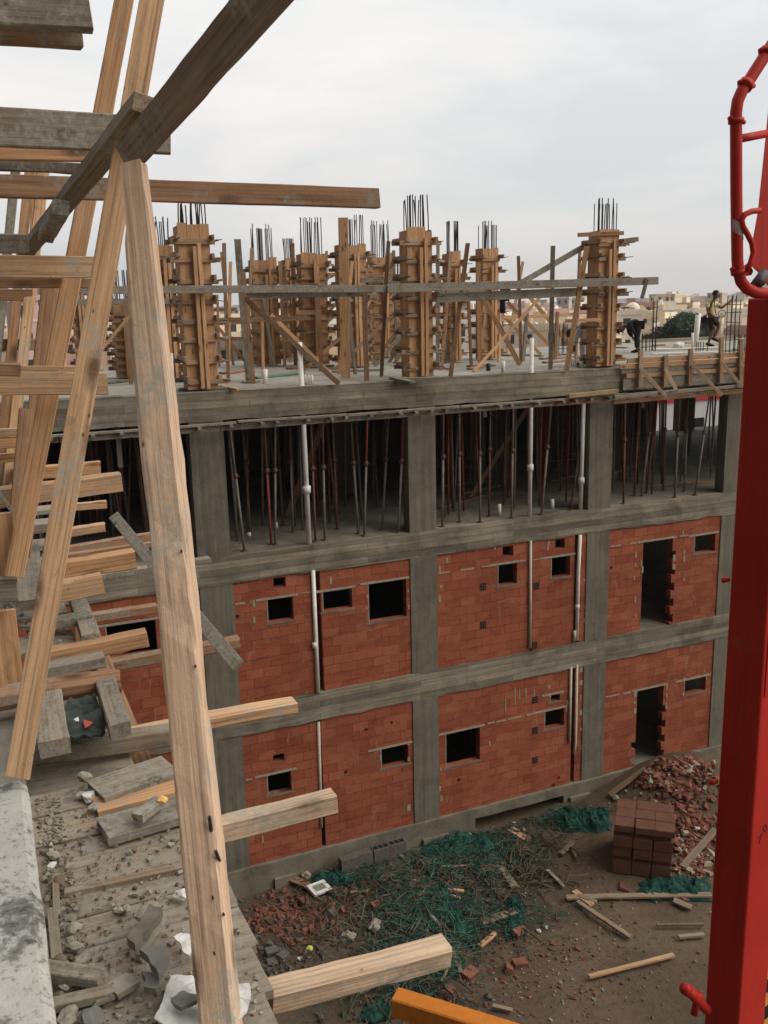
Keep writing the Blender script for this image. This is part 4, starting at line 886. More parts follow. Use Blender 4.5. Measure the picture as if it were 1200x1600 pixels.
for i in range(34):
    x = random.uniform(3.0, 14.5); y = random.uniform(18.6, 25.5); L = random.choice((1.2, 1.8, 2.4, 2.6, 2.9)); lean = random.gauss(0, .12)
    a = Vector((x, y, Z3T)); b_ = a + Vector((lean * L, random.gauss(0, .05) * L, L))
    tag(plank('timber_post', a, b_, .05, random.uniform(.06, .09), random.choice((W_BROWN, W_FRESH2, W_GREY, W_BATTEN)), hdir=(1, 0, 0)), 'thin timber post among the crowded boxed columns', 'timber post', 'thin posts among the boxed columns')
for i in range(12):
    x = random.uniform(4.0, 14.0); y = random.uniform(19.5, 25.5); dx = random.choice((-1, 1)) * random.uniform(1.0, 1.9)
    tag(plank('timber_brace', (x, y, Z3T), (x + dx, y, Z3T + random.uniform(1.2, 2.0)), .04, .08, random.choice((W_BROWN, W_FRESH2, W_GREY)), hdir=(0, 1, 0), roll=1.57), 'slanting brace deep among the crowded boxed columns', 'timber brace', 'braces among the boxed columns')
for i in range(10):
    x = random.uniform(4.0, 11.0); y = random.uniform(19.5, 25.5); z = Z3T + random.uniform(.6, 2.4); tag(plank('timber_rail', (x, y, z), (x + random.uniform(1.2, 3), y, z + random.uniform(-.1, .1)), .04, .1, random.choice((W_BROWN, W_GREY))), 'short rail nailed across the crowded boxed columns', 'timber rail', 'rails among the boxed columns')
# scrap timbers on the slab
def rflat(label, x0, y0, x1, y1, wd, mat, name='loose_board', cat='board'):
    a = onZ(x0, y0, Z3T + 0.03); b_ = onZ(x1, y1, Z3T + 0.03)
    tag(plank(name, a, b_, wd, 0.04, mat), label, cat, 'boards lying on the roof slab')
rflat('board on the slab edge under the left column', 280, 608, 355, 606, 0.2, W_GREY)
rflat('thin lath on the slab right of the left column', 345, 603, 372, 609, 0.06, W_FRESH2)
rflat('splintered board on the slab edge under the middle column', 612, 590, 645, 597, 0.12, W_GREY)
rflat('board along the slab edge under the middle column', 630, 592, 692, 590, 0.2, W_GREY)
rflat('board along the slab edge under the right column', 905, 573, 975, 569, 0.2, W_GREY)
rflat('brown board lying left of the white stub', 731, 572, 768, 570, 0.14, W_BROWN)
rflat('board lying flat behind the white pipe', 845, 560, 905, 556, 0.18, W_GREY)
rflat('second board lying flat behind the white pipe', 850, 566, 900, 562, 0.14, W_BROWN)
rflat('dark board lying behind the slim column', 775, 553, 800, 555, 0.2, W_BROWN)
rflat('board lying by the foot of the left cluster', 455, 575, 520, 571, 0.16, W_BROWN)
rflat('board lying by the foot of the tall column', 520, 580, 600, 577, 0.16, W_GREY)
rflat('reddish board right of the left column', 350, 583, 378, 579, 0.3, plain('pink_board', (0.36, 0.17, 0.14), 0.9))
rflat('green stained sheet on the slab left of the pipe', 395, 590, 470, 582, 0.3, plain('green_stained_board', (0.16, 0.23, 0.18), 0.9))
rflat('board on the slab left of the pale prop', 160, 598, 205, 594, 0.2, W_GREY)
for i in range(26):                            # small offcuts all over the slab
    x = random.uniform(2, 22); y = random.uniform(18.2, 26.2); a = random.uniform(0, 3.1); L = random.uniform(.25, .9)
    p = Vector((x, y, Z3T + 0.025)); d = Vector((math.cos(a), math.sin(a), 0)) * L / 2
    tag(plank('wood_offcut', p - d, p + d, random.uniform(.06, .14), 0.035, random.choice((W_BATTEN, W_GREY, W_BROWN))), 'small wood offcut lying loose on the roof slab', 'offcut', 'small offcuts on the roof slab')
# white plastic pipes poking out of the slab
def stub(label, x0, y0, x1, y1, wpx, mat=PVC):
    a = onZ(x0, y0, Z3T - 0.01); b_ = onY(x1, y1, a.y); r = wpx / 2 * mpp(a); mb = MB()
    o = mb.path([a, b_, b_ - Vector((0, 0, 0.005))], [r, r, r * 0.8], 12).build('pipe_stub', mat, None, True); tag(o, label, 'pipe stub', 'white pipe stubs in the roof slab')
stub('short white stub left of the tall pipe', 414, 600, 414, 577, 8)
for i, n_ in enumerate(('left', 'middle', 'right')): stub('%s one of three thin stubs beside the tall pipe' % n_, 478 + i * 5, 601, 477 + i * 5, 586, 3.5)
stub('ribbed white stub in front of the crossed braces', 786, 583, 786, 564, 7)
stub('small dark stub left of the ribbed one', 763, 580, 763, 568, 7, DARKPIPE)
stub('white pipe half hidden by the pale prop', 270, 604, 267, 552, 6)
stub('tall whitish pipe on the roof near the yellow shirt', 1086, 545, 1091, 492, 8)
stub('thin pale pipe left of the tall whitish one', 1082, 556, 1082, 520, 3.5)
for i in range(6): stub('thin white stub in the bundle at the right column foot', 893 + i * 3.5, 572 + (i % 3), 892 + i * 3.5, 561 + (i % 2) * 2, 3)
# rebar cages and starter bars
def cage(label, x, y, ytop, w_, nb, st=0.25):
    a = onZ(x, y, Z3T); t = onY(x, ytop, a.y).z; H = t - Z3T
    r = empty('rebar_cage', a); tag(r, label, 'rebar cage', 'rebar cages standing on the roof')
    for i in range(nb):
        px = (i / max(1, nb - 1) - 0.5) * w_; put('rebar_bar', bar_mesh(round(H * random.uniform(.92, 1.0), 1), random.choice((-1, 0, 1))), REBAR, r, (px, (i % 2) * w_ * 0.6, 0))
    z = 0.12
    while z < H - 0.15:
        q = w_ / 2 + 0.01; put('stirrup', MB().path([(-q, -0.01, 0), (q, -0.01, 0), (q, w_ * .6, 0), (-q, w_ * .6, 0), (-q, -0.01, 0)], 0.006, 5).mesh('stirrup'), REBAR, r, (0, 0, z), (random.uniform(-.05, .05), random.uniform(-.05, .05), 0)); z += st * random.uniform(.8, 1.3)
cage('tall rebar cage the man in yellow reaches for', 1147, 556, 460, 0.34, 6)
cage('rebar cage standing left of the dark tree', 1023, 548, 466, 0.16, 4)
cage('short starter bars behind the edge shutter', 1010, 549, 519, 0.35, 6, 9)
cage('short starter bars below the man in yellow', 1098, 552, 533, 0.3, 5, 9)
cage('starter bars behind the orange leaning post', 882, 552, 508, 0.5, 7, 9)
cage('starter bars at the right end of the edge shutter', 1163, 553, 519, 0.4, 5, 9)
# low block parapet and white boards at the far right of the roof
for lab, x0, x1, y0, y1, yy, mat in (('low beige block parapet at the far right of the roof', 1000, 1150, 531, 546, 26.3, plain('beige_block', (0.30, 0.235, 0.19), 0.9, 0, .2, 3)),):
    a = onY(x0, y1, yy); b_ = onY(x1, y0, yy); tag(MB().box(a.x, b_.x, yy, yy + 0.2, Z3T, a.z + 0.32).build('block_parapet', mat), lab, 'parapet')
rflat('white shutter board lying in front of the low parapet', 1020, 546, 1125, 543, 0.25, PVC)
rflat('second white shutter board in front of the low parapet', 1018, 553, 1124, 550, 0.12, PVC)
p = onZ(1060, 546, Z3T); tag(lump('white_bag', p + Vector((0, 0, .1)), (.2, .15, .12), PAPER, 3), 'small white bag on the white shutter board', 'bag')

# ---------------------------------------------------------------- soffit formwork under the roof beam
sf = empty('soffit_formwork', (0, 0, 0)); tag(sf, 'timber soffit staging sticking out below the roof beam', 'formwork')
x = -2.0
while x < 17.2:
    L = random.uniform(1.4, 2.8); x1 = min(x + L, 17.4)
    plank('edge_board', (x, 16.72 + random.uniform(-.02, .02), CZ - 2.035 + random.uniform(-.015, .015)), (x1 - 0.02, 16.72 + random.uniform(-.02, .02), CZ - 2.035 + random.uniform(-.015, .015)), 0.09, 0.04, random.choice((W_GREY, W_DECK, W_GREY)), parent=sf)
    plank('ledger', (x - 0.3, 16.79, CZ - 2.125 + random.uniform(-.012, .012)), (x1 - 0.33, 16.79, CZ - 2.125 + random.uniform(-.012, .012)), 0.05, 0.10, random.choice((W_GREY, W_BROWN, W_GREY)), parent=sf)
    x = x1
x = -1.8
while x < 17:
    y0 = 16.60 + random.uniform(-.06, .06); plank('cross_batten', (x, y0, CZ - 2.085), (x + random.uniform(-.05, .05), 17.8, CZ - 2.085), 0.07, 0.05, random.choice((W_GREY, W_DECK)), parent=sf); x += random.uniform(0.3, 0.62)
for x in [i * 0.6 - 1.5 for i in range(44)]: plank('soffit_joist', (x, 17.42, CZ - 1.80), (x, 26.1, CZ - 1.80), 0.07, 0.1, W_BROWN, parent=sf)
for y in (18.4, 20.2, 23, 25): plank('soffit_bearer', (-2, y, CZ - 1.91), (26, y, CZ - 1.91), 0.08, 0.12, W_BROWN, parent=sf)
a = onY(888, 619, 16.64); b_ = onY(965, 611, 16.64); tag(plank('yellowish_board', a, b_, 0.08, 0.09, plain('yellow_ply', (0.36, 0.27, 0.14), 0.85, 0, .3, 3), hdir=(0, 0, 1)), 'yellowish board lying on the staging at the right column', 'board')
for i, (x, y0, y1, lab) in enumerate(((183, 665, 730, 'board hanging down in the dark bay behind the pale prop'), (757, 638, 652, 'short board end hanging under the middle of the staging'), (1003, 620, 637, 'short board end hanging in the right open bay'), (222, 662, 700, 'board hanging half hidden by the pale prop'))):
    a = onY(x, y0, 17.5); b_ = onY(x + (y1 - y0) * 0.08, y1, 17.5); tag(plank('hanging_board', a, b_, 0.03, 0.09, W_GREY, hdir=(1, 0, 0)), lab, 'board', 'boards hanging under the staging')
# ---------------------------------------------------------------- edge shutter at the right of the roof
es = empty('edge_shutter', (0, 0, 0)); tag(es, 'boarded edge shutter with struts on the right roof beam', 'formwork')
rows = [(-1.385, -1.27, W_ORANGE, 0), (-1.50, -1.39, W_ORANGE, .004), (-1.60, -1.505, W_GREY, .03), (-1.71, -1.605, W_BATTEN, -.004), (-1.97, -1.715, W_GREY, .02)]
for zb, zt, mt, dy in rows:
    x = 12.9 + random.uniform(0, .3)
    while x < 24:
        x1 = x + random.uniform(1.2, 2.0); plank('shutter_board', (x, 16.93 + dy, CZ + (zb + zt) / 2), (x1 - .01, 16.93 + dy, CZ + (zb + zt) / 2 + random.uniform(-.01, .01)), 0.03, zt - zb - .006, mt, parent=es); x = x1
STX = [(1000, 548, 605), (1039, 555, 603), (1078, 545, 600), (1126, 528, 598), (1157, 530, 600)]
for px, y0, y1 in STX:
    a = onY(px, y1, 16.87); b_ = onY(px + 1, y0, 16.87); plank('stud', a, b_, 0.06, 0.11, W_BATTEN, parent=es, hdir=(1, 0, 0))
for (x0, y0, x1, y1) in ((1001, 576, 1041, 620), (1040, 577, 1057, 610), (1081, 570, 1128, 618), (1127, 566, 1160, 605), (1157, 570, 1185, 600)):
    a = onY(x0, y0, 16.82); b_ = onY(x1, y1, 16.35); plank('strut', a, b_, 0.05, 0.075, W_PALE, parent=es, hdir=view_across(a, b_))
plank('strut_rail', onY(960, 621, 16.5), onY(1175, 601, 16.5), 0.06, 0.07, W_GREY, parent=es)
plank('strut_rail', onY(958, 628, 16.6), onY(1175, 610, 16.6), 0.06, 0.1, W_BROWN, parent=es)

# ---------------------------------------------------------------- props in the open storey
def prop(label, xb, yb, xt, yt, mat_lo, mat_hi, group='steel props in the open storey', r=0.026):
    a = onZ(xb, yb, Z2T)
    if a.y < FY + 0.12: a = onY(xb, yb, FY + 0.14); a.z = Z2T
    b_ = onY(xt, yt, a.y + (a.y - FY) * 0.02); b_ = a + (b_ - a) * ((CZ - 1.86 - Z2T) / (b_.z - a.z))
    o = empty('steel_prop', a); tag(o, label, 'prop', group); d = b_ - a; j = a + d * 0.55
    M0 = lambda mb, nm, mt: mb.build(nm, mt, o, True)
    z_ = Vector()
    M0(MB().path([z_, d * 0.55], r, 8), 'outer_tube', mat_lo); M0(MB().path([d * 0.5, d], r * 0.8, 8), 'inner_tube', mat_hi)
    M0(MB().path([d * 0.525, d * 0.56], r * 1.6, 8), 'collar', RUST); M0(MB().box(-.06, .06, -.06, .06, 0, .008), 'base_plate', RUST)
    M0(MB().path([d * 0.54 + Vector((-.08, -.02, 0)), d * 0.54 + Vector((.08, -.02, 0))], 0.007, 5), 'pin', RUST)
    return o
PB = [(382, 861, 360, 673, STEEL, STEEL, 'steel prop leaning out at the left column of the first open bay'), (387, 832, 386, 671, RUST, RUST, 'thin rusty prop just behind the leaning one'),
      (424, 851, 413, 667, REDPROP, RUST, 'red prop in the first open bay'), (430, 851, 430, 667, STEEL, STEEL, 'grey prop right beside the red one'),
      (442, 821, 434, 685, RUST, RUST, 'dark rusty prop set back behind the grey one'), (458, 832, 452, 664, STEEL, RUST, 'grey prop left of the thick white pipe'),
      (493, 846, 486, 664, RUST, RUST, 'dark prop hugging the thick white pipe'), (507.5, 844, 504, 664, STEEL, RUST, 'prop with bright lower tube right of the white pipe'),
      (527, 827, 520, 662, RUST, STEEL, 'second prop right of the white pipe'), (560, 834, 548, 657, STEEL, RUST, 'prop leaning left in the middle of the first bay'),
      (569, 837, 574, 655, STEEL, REDPROP, 'prop with orange upper tube in the first bay'), (590, 793, 583, 660, RUST, RUST, 'set back rusty prop near the middle column'),
      (597, 828, 607, 655, STEEL, STEEL, 'grey prop leaning right near the middle column'), (622, 832, 631, 652, STEEL, REDPROP, 'pink topped prop next to the middle column'),
      (691, 823, 693, 649, STEEL, RUST, 'first prop right of the middle column'), (718, 816, 718, 647, STEEL, STEEL, 'bright prop second from the middle column'),
      (750, 816, 750, 645, STEEL, STEEL, 'prop at the hanging board in the second bay'), (764, 807, 766, 643, RUST, STEEL, 'prop just right of the hanging board'),
      (799, 810, 802, 641, STEEL, STEEL, 'prop left of the slanting timber in the second bay'), (846, 805, 861, 636, STEEL, RUST, 'prop leaning right beyond the second white pipe'),
      (876, 766, 880, 636, RUST, RUST, 'set back prop in the second bay'), (891, 797, 913, 662, RUST, RUST, 'dark prop leaning on the third white pipe'),
      (974, 790, 977, 628, RUST, STEEL, 'first prop right of the right concrete column'), (991, 775, 998, 640, RUST, RUST, 'set back prop behind the first one in the third bay'),
      (1002, 775, 1020, 632, STEEL, RUST, 'long leaning prop in the third bay'), (1010, 770, 1026, 632, RUST, RUST, 'prop parallel to the long leaning one'),
      (1036, 766, 1041, 628, RUST, RUST, 'dark prop before the white wall in the third bay'), (1054, 777, 1062, 623, STEEL, RUST, 'grey prop before the red band'),
      (1069, 768, 1075, 623, STEEL, RUST, 'slender prop right of the one before the red band'), (1086, 773, 1106, 636, STEEL, STEEL, 'pale foot prop leaning right in the third bay'),
      (1122, 768, 1156, 622, RUST, RUST, 'long dark prop leaning against the far column'), (200, 830, 203, 680, STEEL, STEEL, 'grey prop in the dark bay at the left'), (143, 838, 136, 690, REDPROP, RUST, 'reddish prop between the small joist ends'),
      (175, 836, 171, 690, RUST, RUST, 'dark prop in the left bay beside the grey one')]
for xb, yb, xt, yt, ml, mh, lab in PB: prop(lab, xb, yb, xt, yt, ml, mh)
for i in range(170):                            # the forest of props further in
    x = random.uniform(0, 24); y = random.uniform(18.0, 26); z1 = CZ - 1.86; dx = random.uniform(-.15, .15)
    o = MB().path([(x, y, Z2T), (x + dx, y + random.uniform(-.1, .1), z1)], 0.026, 6).build('steel_prop', random.choice((RUST, STEEL, STEEL)), None, True)
    tag(o, 'thin prop standing deep in the shade of the open storey', 'prop', 'props deep in the open storey')
for i in range(64):
    x = random.uniform(.5, 20); y = random.uniform(17.75, 20.5); dx = random.gauss(0, .12)
    o = MB().path([(x, y, Z2T), (x + dx, y + random.uniform(-.1, .1), CZ - 1.86)], 0.022, 6).build('steel_prop', random.choice((RUST, STEEL, RUST, REDPROP)), None, True)
    tag(o, 'slim prop crowded behind the front row of props', 'prop', 'slim props behind the front row')
def inb(label, xb, yb, xt, yt, wpx, mat):
    a = onZ(xb, yb, Z2T + .01); b_ = onY(xt, yt, a.y - 0.5); tag(plank('timber_brace', a, b_, 0.05, wpx * mpp(a), mat, hdir=view_across(a, b_)), label, 'timber brace', 'slanting timbers in the open storey')
inb('slanting timber behind the thick white pipe', 449, 807, 506, 660, 9, W_BROWN)
inb('slanting timber ending at the second white pipe', 735, 778, 825, 638, 7, W_BROWN)
for i in range(16):
    x = random.uniform(10, 22); y = random.uniform(18, 25); a = random.uniform(-.5, .5); L = random.uniform(.8, 2.2); p = Vector((x, y, Z2T + .03)); d = Vector((math.cos(a), math.sin(a), 0)) * L / 2
    tag(plank('loose_board', p - d, p + d, .12, .04, random.choice((W_BROWN, W_GREY))), 'board lying on the dusty floor of the open storey', 'board', 'boards on the floor of the open storey')
for lab, x, y, yt in (('white bucket like pipe stub on the open floor, left bay', 389, 838, 832), ('white pipe stub on the open floor by the red prop', 431, 826, 816), ('white pipe stub on the open floor, middle bay', 780, 805, 788), ('second white stub on the open floor near the right column', 863, 795, 780)):
    a = onZ(x, y, Z2T); b_ = onY(x, yt, a.y); tag(MB().path([a, b_], 0.045, 10).build('pipe_stub', PVC, None, True), lab, 'pipe stub', 'white stubs in the open storey')
# red and white wall of a neighbour seen through the open storey
nb = empty('neighbour_building', (0, 0, 0)); tag(nb, 'white building with a red band seen through the right open bay', 'building')
MB().box(34, 62, 46, 58, -0.5, CZ - 6.3).build('white_wall', plain('neighbour_white', (0.62, 0.61, 0.62), 0.8, 0, .08, 1), nb)
MB().box(33.9, 62.1, 45.9, 58.1, CZ - 6.3, CZ - 5.2).build('red_band', plain('neighbour_red', (0.50, 0.03, 0.035), 0.6, 0, .1, 1), nb)
for k in range(5): MB().box(35 + k * 5, 36.8 + k * 5, 45.93, 46.1, CZ - 8.8, CZ - 7.4).build('window', BLACK, nb)

# ================================================================ CONCRETE PUMP
BY = 7.0
pb = empty('concrete_pump', (7.4, 7.4, 0)); tag(pb, 'red concrete pump with its boom folded upright at the right edge', 'concrete pump')
PI_ = pb.matrix_world.copy(); PI_.translation = Vector((7.4, 7.4, 0)); PINV = PI_.inverted()
def pp(mb, name, mat, smooth=False, par=None):
    o = mb.build(name, mat, par or pb, smooth)
    if par is None: o.matrix_parent_inverse = PINV
    return o
def prism(pts, dvec):
    pts = [Vector(p) for p in pts]; n = len(pts); c = sum(pts, Vector()) / n; d = Vector(dvec)
    nrm = Vector(); 
    for i in range(n): nrm += (pts[i] - c).cross(pts[(i + 1) % n] - c)
    if nrm.dot(d) > 0: pts = pts[::-1]
    return MB().add(pts + [p + d for p in pts], [tuple(range(n)), tuple(range(2 * n - 1, n - 1, -1))] + [(i, i + n, (i + 1) % n + n, (i + 1) % n)[::1] for i in range(n)])
def bevel(o, wd=0.02, seg=3):
    bm = bmesh.new(); bm.from_mesh(o.data); bmesh.ops.recalc_face_normals(bm, faces=bm.faces); bmesh.ops.bevel(bm, geom=[e for e in bm.edges], offset=wd, segments=seg, affect='EDGES', profile=0.6); bm.to_mesh(o.data); bm.free(); return o
Lx = 6.82
dF, dB = Vector((0.30, -0.954, 0)), Vector((0.954, 0.30, 0))
zt = onY(1174, 466, BY).z; zb = 1.3
A_ = Vector((Lx, BY, zb))
foot = [A_, A_ + dF * 0.41, A_ + dF * 0.41 + dB * 0.62, A_ + dB * 0.62]
bevel(pp(prism(foot, (0, 0, zt - zb)), 'boom_section', RED), 0.03)
# welded edge strips and a cover plate on the boom
s0 = A_ + dF * 0.41
pp(prism([s0 + dB * 0.05 + dF * 0.004, s0 + dB * 0.42 + dF * 0.004, s0 + dB * 0.42 + dF * 0.012, s0 + dB * 0.05 + dF * 0.012], (0, 0, 0.9)).add([], []), 'cover_plate', RED).location = (0, 0, onY(1190, 1060, BY).z - zb)
for zz in (onY(1140, 905, BY).z, onY(1140, 1215, BY).z):
    pp(MB().path([Vector((Lx - 0.03, BY, zz)), Vector((Lx - 0.10, BY, zz))], 0.028, 8), 'bolt', RED, True)
# upper arm, pointed shape hanging in from above
up_pts = [(1281, -500), (1204, 130), (1196, 215), (1184, 330), (1173, 392), (1171, 404), (1175, 416), (1186, 426), (1200, 447), (1232, 447), (1326, -500)]
bevel(pp(prism([onY(x, y, 6.85) for x, y in up_pts], (0.26, 0.26, 0)), 'upper_arm', RED), 0.012, 2)
pp(MB().path([onY(1180, 447, 6.8), onY(1196, 426, 6.8)], 0.055, 8), 'hinge_link', TRUCKGREY, True)
pp(MB().path([onY(1188, 440, 6.7), onY(1188, 440, 7.3)], 0.05, 10), 'hinge_pin', TRUCKGREY, True)
pr = 9.2 * mpp(onY(1152, 300, 6.7))
PP_ = [(1296, -500), (1262, -160), (1254, -60), (1240, 10), (1215, 56), (1190, 95), (1169, 128), (1159, 143), (1152.5, 158), (1150, 176), (1150, 200), (1150.5, 300), (1152, 405), (1153.5, 424), (1158, 440), (1167, 451), (1180, 457), (1210, 459)]
dpipe = pp(MB().path([onY(x, y, 6.72) for x, y in PP_], pr, 14), 'delivery_pipe', RED, True)
for (x0, y0, x1, y1) in ((1163, 136, 1168, 129), (1150.3, 185, 1150.3, 193), (1153.3, 421, 1154.4, 428), (1196, 86, 1200, 79)):
    cl = pp(MB().path([onY(x0, y0, 6.72), onY(x1, y1, 6.72)], pr * 1.32, 14), 'pipe_clamp', RED, True)
    q = onY((x0 + x1) / 2 - 11, (y0 + y1) / 2 - 3, 6.72); pp(MB().path([q, q + Vector((0.05, 0, 0.02))], 0.022, 8), 'clamp_bolt', RED, True)
    q = onY((x0 + x1) / 2 + 13, (y0 + y1) / 2 + 2, 6.72); pp(MB().path([q, q + Vector((-0.05, 0, 0))], 0.02, 8), 'clamp_bolt', RED, True)
pp(MB().path([onY(1150, 218, 6.72), onY(1196, 209, 6.85)], 0.036, 10), 'pipe_bracket', RED, True)
pp(MB().path([onY(x, y, 6.66) for x, y in ((1188, 329), (1175, 330), (1164, 335), (1159, 344), (1161, 354), (1168, 366), (1175, 380), (1177, 395), (1173, 410), (1166, 424))], 0.026, 10), 'grease_hose', RED, True)
pp(prism([onY(x, y, 6.9) for x, y in ((1152, 428), (1172, 412), (1177, 424), (1174, 430), (1156, 433))], (0, 0.05, 0)), 'bracket_plate', RED)
# pale reflective band on the pipe
def band():
    n, mb = 14, MB(); vs = []; c0 = onY(1151, 343, 6.72); c1 = onY(1152, 376, 6.72); ax = (c1 - c0)
    for i in range(n + 1):
        a = -math.pi * 0.98 + math.pi * 1.02 * i / n; off = Vector((math.cos(a), math.sin(a), 0)) * pr * 1.012
        k = (math.cos(a) + 1) / 2; vs += [c0 + ax * (0.0 + 0.45 * k) + off, c0 + ax * (0.62 + 0.38 * k) + off]
    return mb.add(vs, [(2 * i, 2 * i + 1, 2 * i + 3, 2 * i + 2) for i in range(n)])
pp(band(), 'reflective_band', plain('pale_reflective_band', (0.52, 0.42, 0.42), 0.5), True)
# fitting low on the boom
q = onY(1095, 1566, 6.9)
fit = [(1071, 1549), (1080, 1551), (1088, 1560), (1104, 1578)]
pp(MB().path([onY(x, y, 6.8) for x, y in fit], [0.045, 0.062, 0.062, 0.055], 12), 'valve_fitting', RED, True)
pp(MB().path([onY(1084, 1585, 6.8), onY(1090, 1562, 6.8), onY(1094, 1551, 6.8)], [0.04, 0.045, 0.035], 10), 'valve_fitting', RED, True)
pp(MB().path([onY(1076, 1546, 6.75), onY(1068, 1545, 6.75)], 0.06, 12), 'valve_cap', RED, True)
# marker strokes and bolts on the bright side
for pts in (((1186, 1318), (1190, 1302)), ((1183, 1309), (1192, 1305)), ((1195, 1300), (1199, 1294), (1196, 1288), (1192, 1294), (1195, 1300))):
    P_ = []
    for x, y in pts:
        r = ray(x, y); n0 = dB.cross(Vector((0, 0, 1))); q0 = s0 + n0.normalized() * .004; k_ = q0.dot(n0) / r.dot(n0); P_.append(Vector((r.x * k_, r.y * k_, r.z * k_ + CZ)))
    pp(MB().path(P_, .004, 5), 'marker_stroke', TYRE)
# truck under the boom
bevel(pp(MB().box(7.3, 9.7, 2.0, 8.4, 0.9, 1.3), 'truck_frame', TRUCKGREY), .03)
bevel(pp(MB().box(6.55, 8.0, 6.2, 7.9, 0.6, 1.35), 'turret_base', RED), .05)
bevel(pp(MB().box(7.3, 9.7, 0.2, 2.3, 0.6, 3.2), 'cab', plain('cab_white', (0.6, 0.6, 0.6), 0.4)), .12)
for x in (7.45, 9.55):
    for y in (1.3, 5.6, 7.0):
        wv = pp(MB().path([(x - .16, y, .52), (x + .16, y, .52)], .52, 22), 'wheel', TYRE); bevel(wv, .03, 2)
        pp(MB().path([(x - .17, y, .52), (x + .17, y, .52)], .27, 16), 'wheel_rim', TRUCKGREY)
orange_p0 = onZ(618, 1566, 0.95); orange_p1 = onZ(905, 1655, 0.95)
def outrigger():
    o = plank('outrigger_beam', orange_p0, orange_p1 , 0.32, 0.36, ORANGE, chamfer=0.07, rough=0.15)
    o.parent = pb; o.matrix_parent_inverse = PINV
    return o
outrigger()
dd = (orange_p1 - orange_p0).normalized()
pp(MB().path([orange_p0 + dd * .35 + Vector((0, 0, -.95 + gh(orange_p0.x, orange_p0.y))), orange_p0 + dd * .35 + Vector((0, 0, -.2))], .09, 12), 'outrigger_jack', TRUCKGREY, True)
pp(MB().path([orange_p0 + dd * .35 + Vector((0, 0, -.95)), orange_p0 + dd * .35 + Vector((0, 0, -.82))], .26, 16), 'jack_pad', TRUCKGREY)
# black and orange warning board of the truck
def warn():
    n = 7
    for i in range(n):
        a = onY(1190, 1478 + i * 20, 8.6); b_ = onY(1190, 1498 + i * 20, 8.6)
        pp(prism([a, a + Vector((.45, 0, .18)), b_ + Vector((.45, 0, .18)), b_], (0, .03, 0)), 'warning_stripe', ORANGE2 if i % 2 == 0 else TYRE)
ORANGE2 = plain('warning_orange', (0.75, 0.36, 0.10), 0.6)
warn()
pp(prism([onY(x, y, 8.5) for x, y in ((1190, 1490), (1178, 1640), (1192, 1640), (1199, 1490))], (0, .05, 0)), 'fender_strip', plain('fender_grey', (.16, .15, .125), .6))
# ================================================================ PEOPLE
def skin(name, pts, edges, rad, mat, parent, sub=2, root=0):
    me = bpy.data.meshes.new(name); keys = list(pts); me.from_pydata([pts[k] for k in keys], [(keys.index(a), keys.index(b)) for a, b in edges], [])
    o = bpy.data.objects.new(name, me); COL.objects.link(o)
    sm = o.modifiers.new('skin', 'SKIN'); sm.use_smooth_shade = True; sm.branch_smoothing = 0.6
    for i, k in enumerate(keys):
        r = rad[k]; o.data.skin_vertices[0].data[i].radius = r if isinstance(r, tuple) else (r, r)
    o.data.skin_vertices[0].data[root].use_root = True
    s = o.modifiers.new('sub', 'SUBSURF'); s.levels = sub; s.render_levels = sub
    dg = bpy.context.evaluated_depsgraph_get(); nm = bpy.data.meshes.new_from_object(o.evaluated_get(dg)); bpy.data.objects.remove(o)
    nm.name = name; nm.materials.clear(); return link(name, nm, mat, parent, True)
SKIN = plain('brown_skin', (0.15, 0.08, 0.05), 0.6, 0, .1); HAIR = plain('black_hair', (0.012, 0.01, 0.01), 0.8)
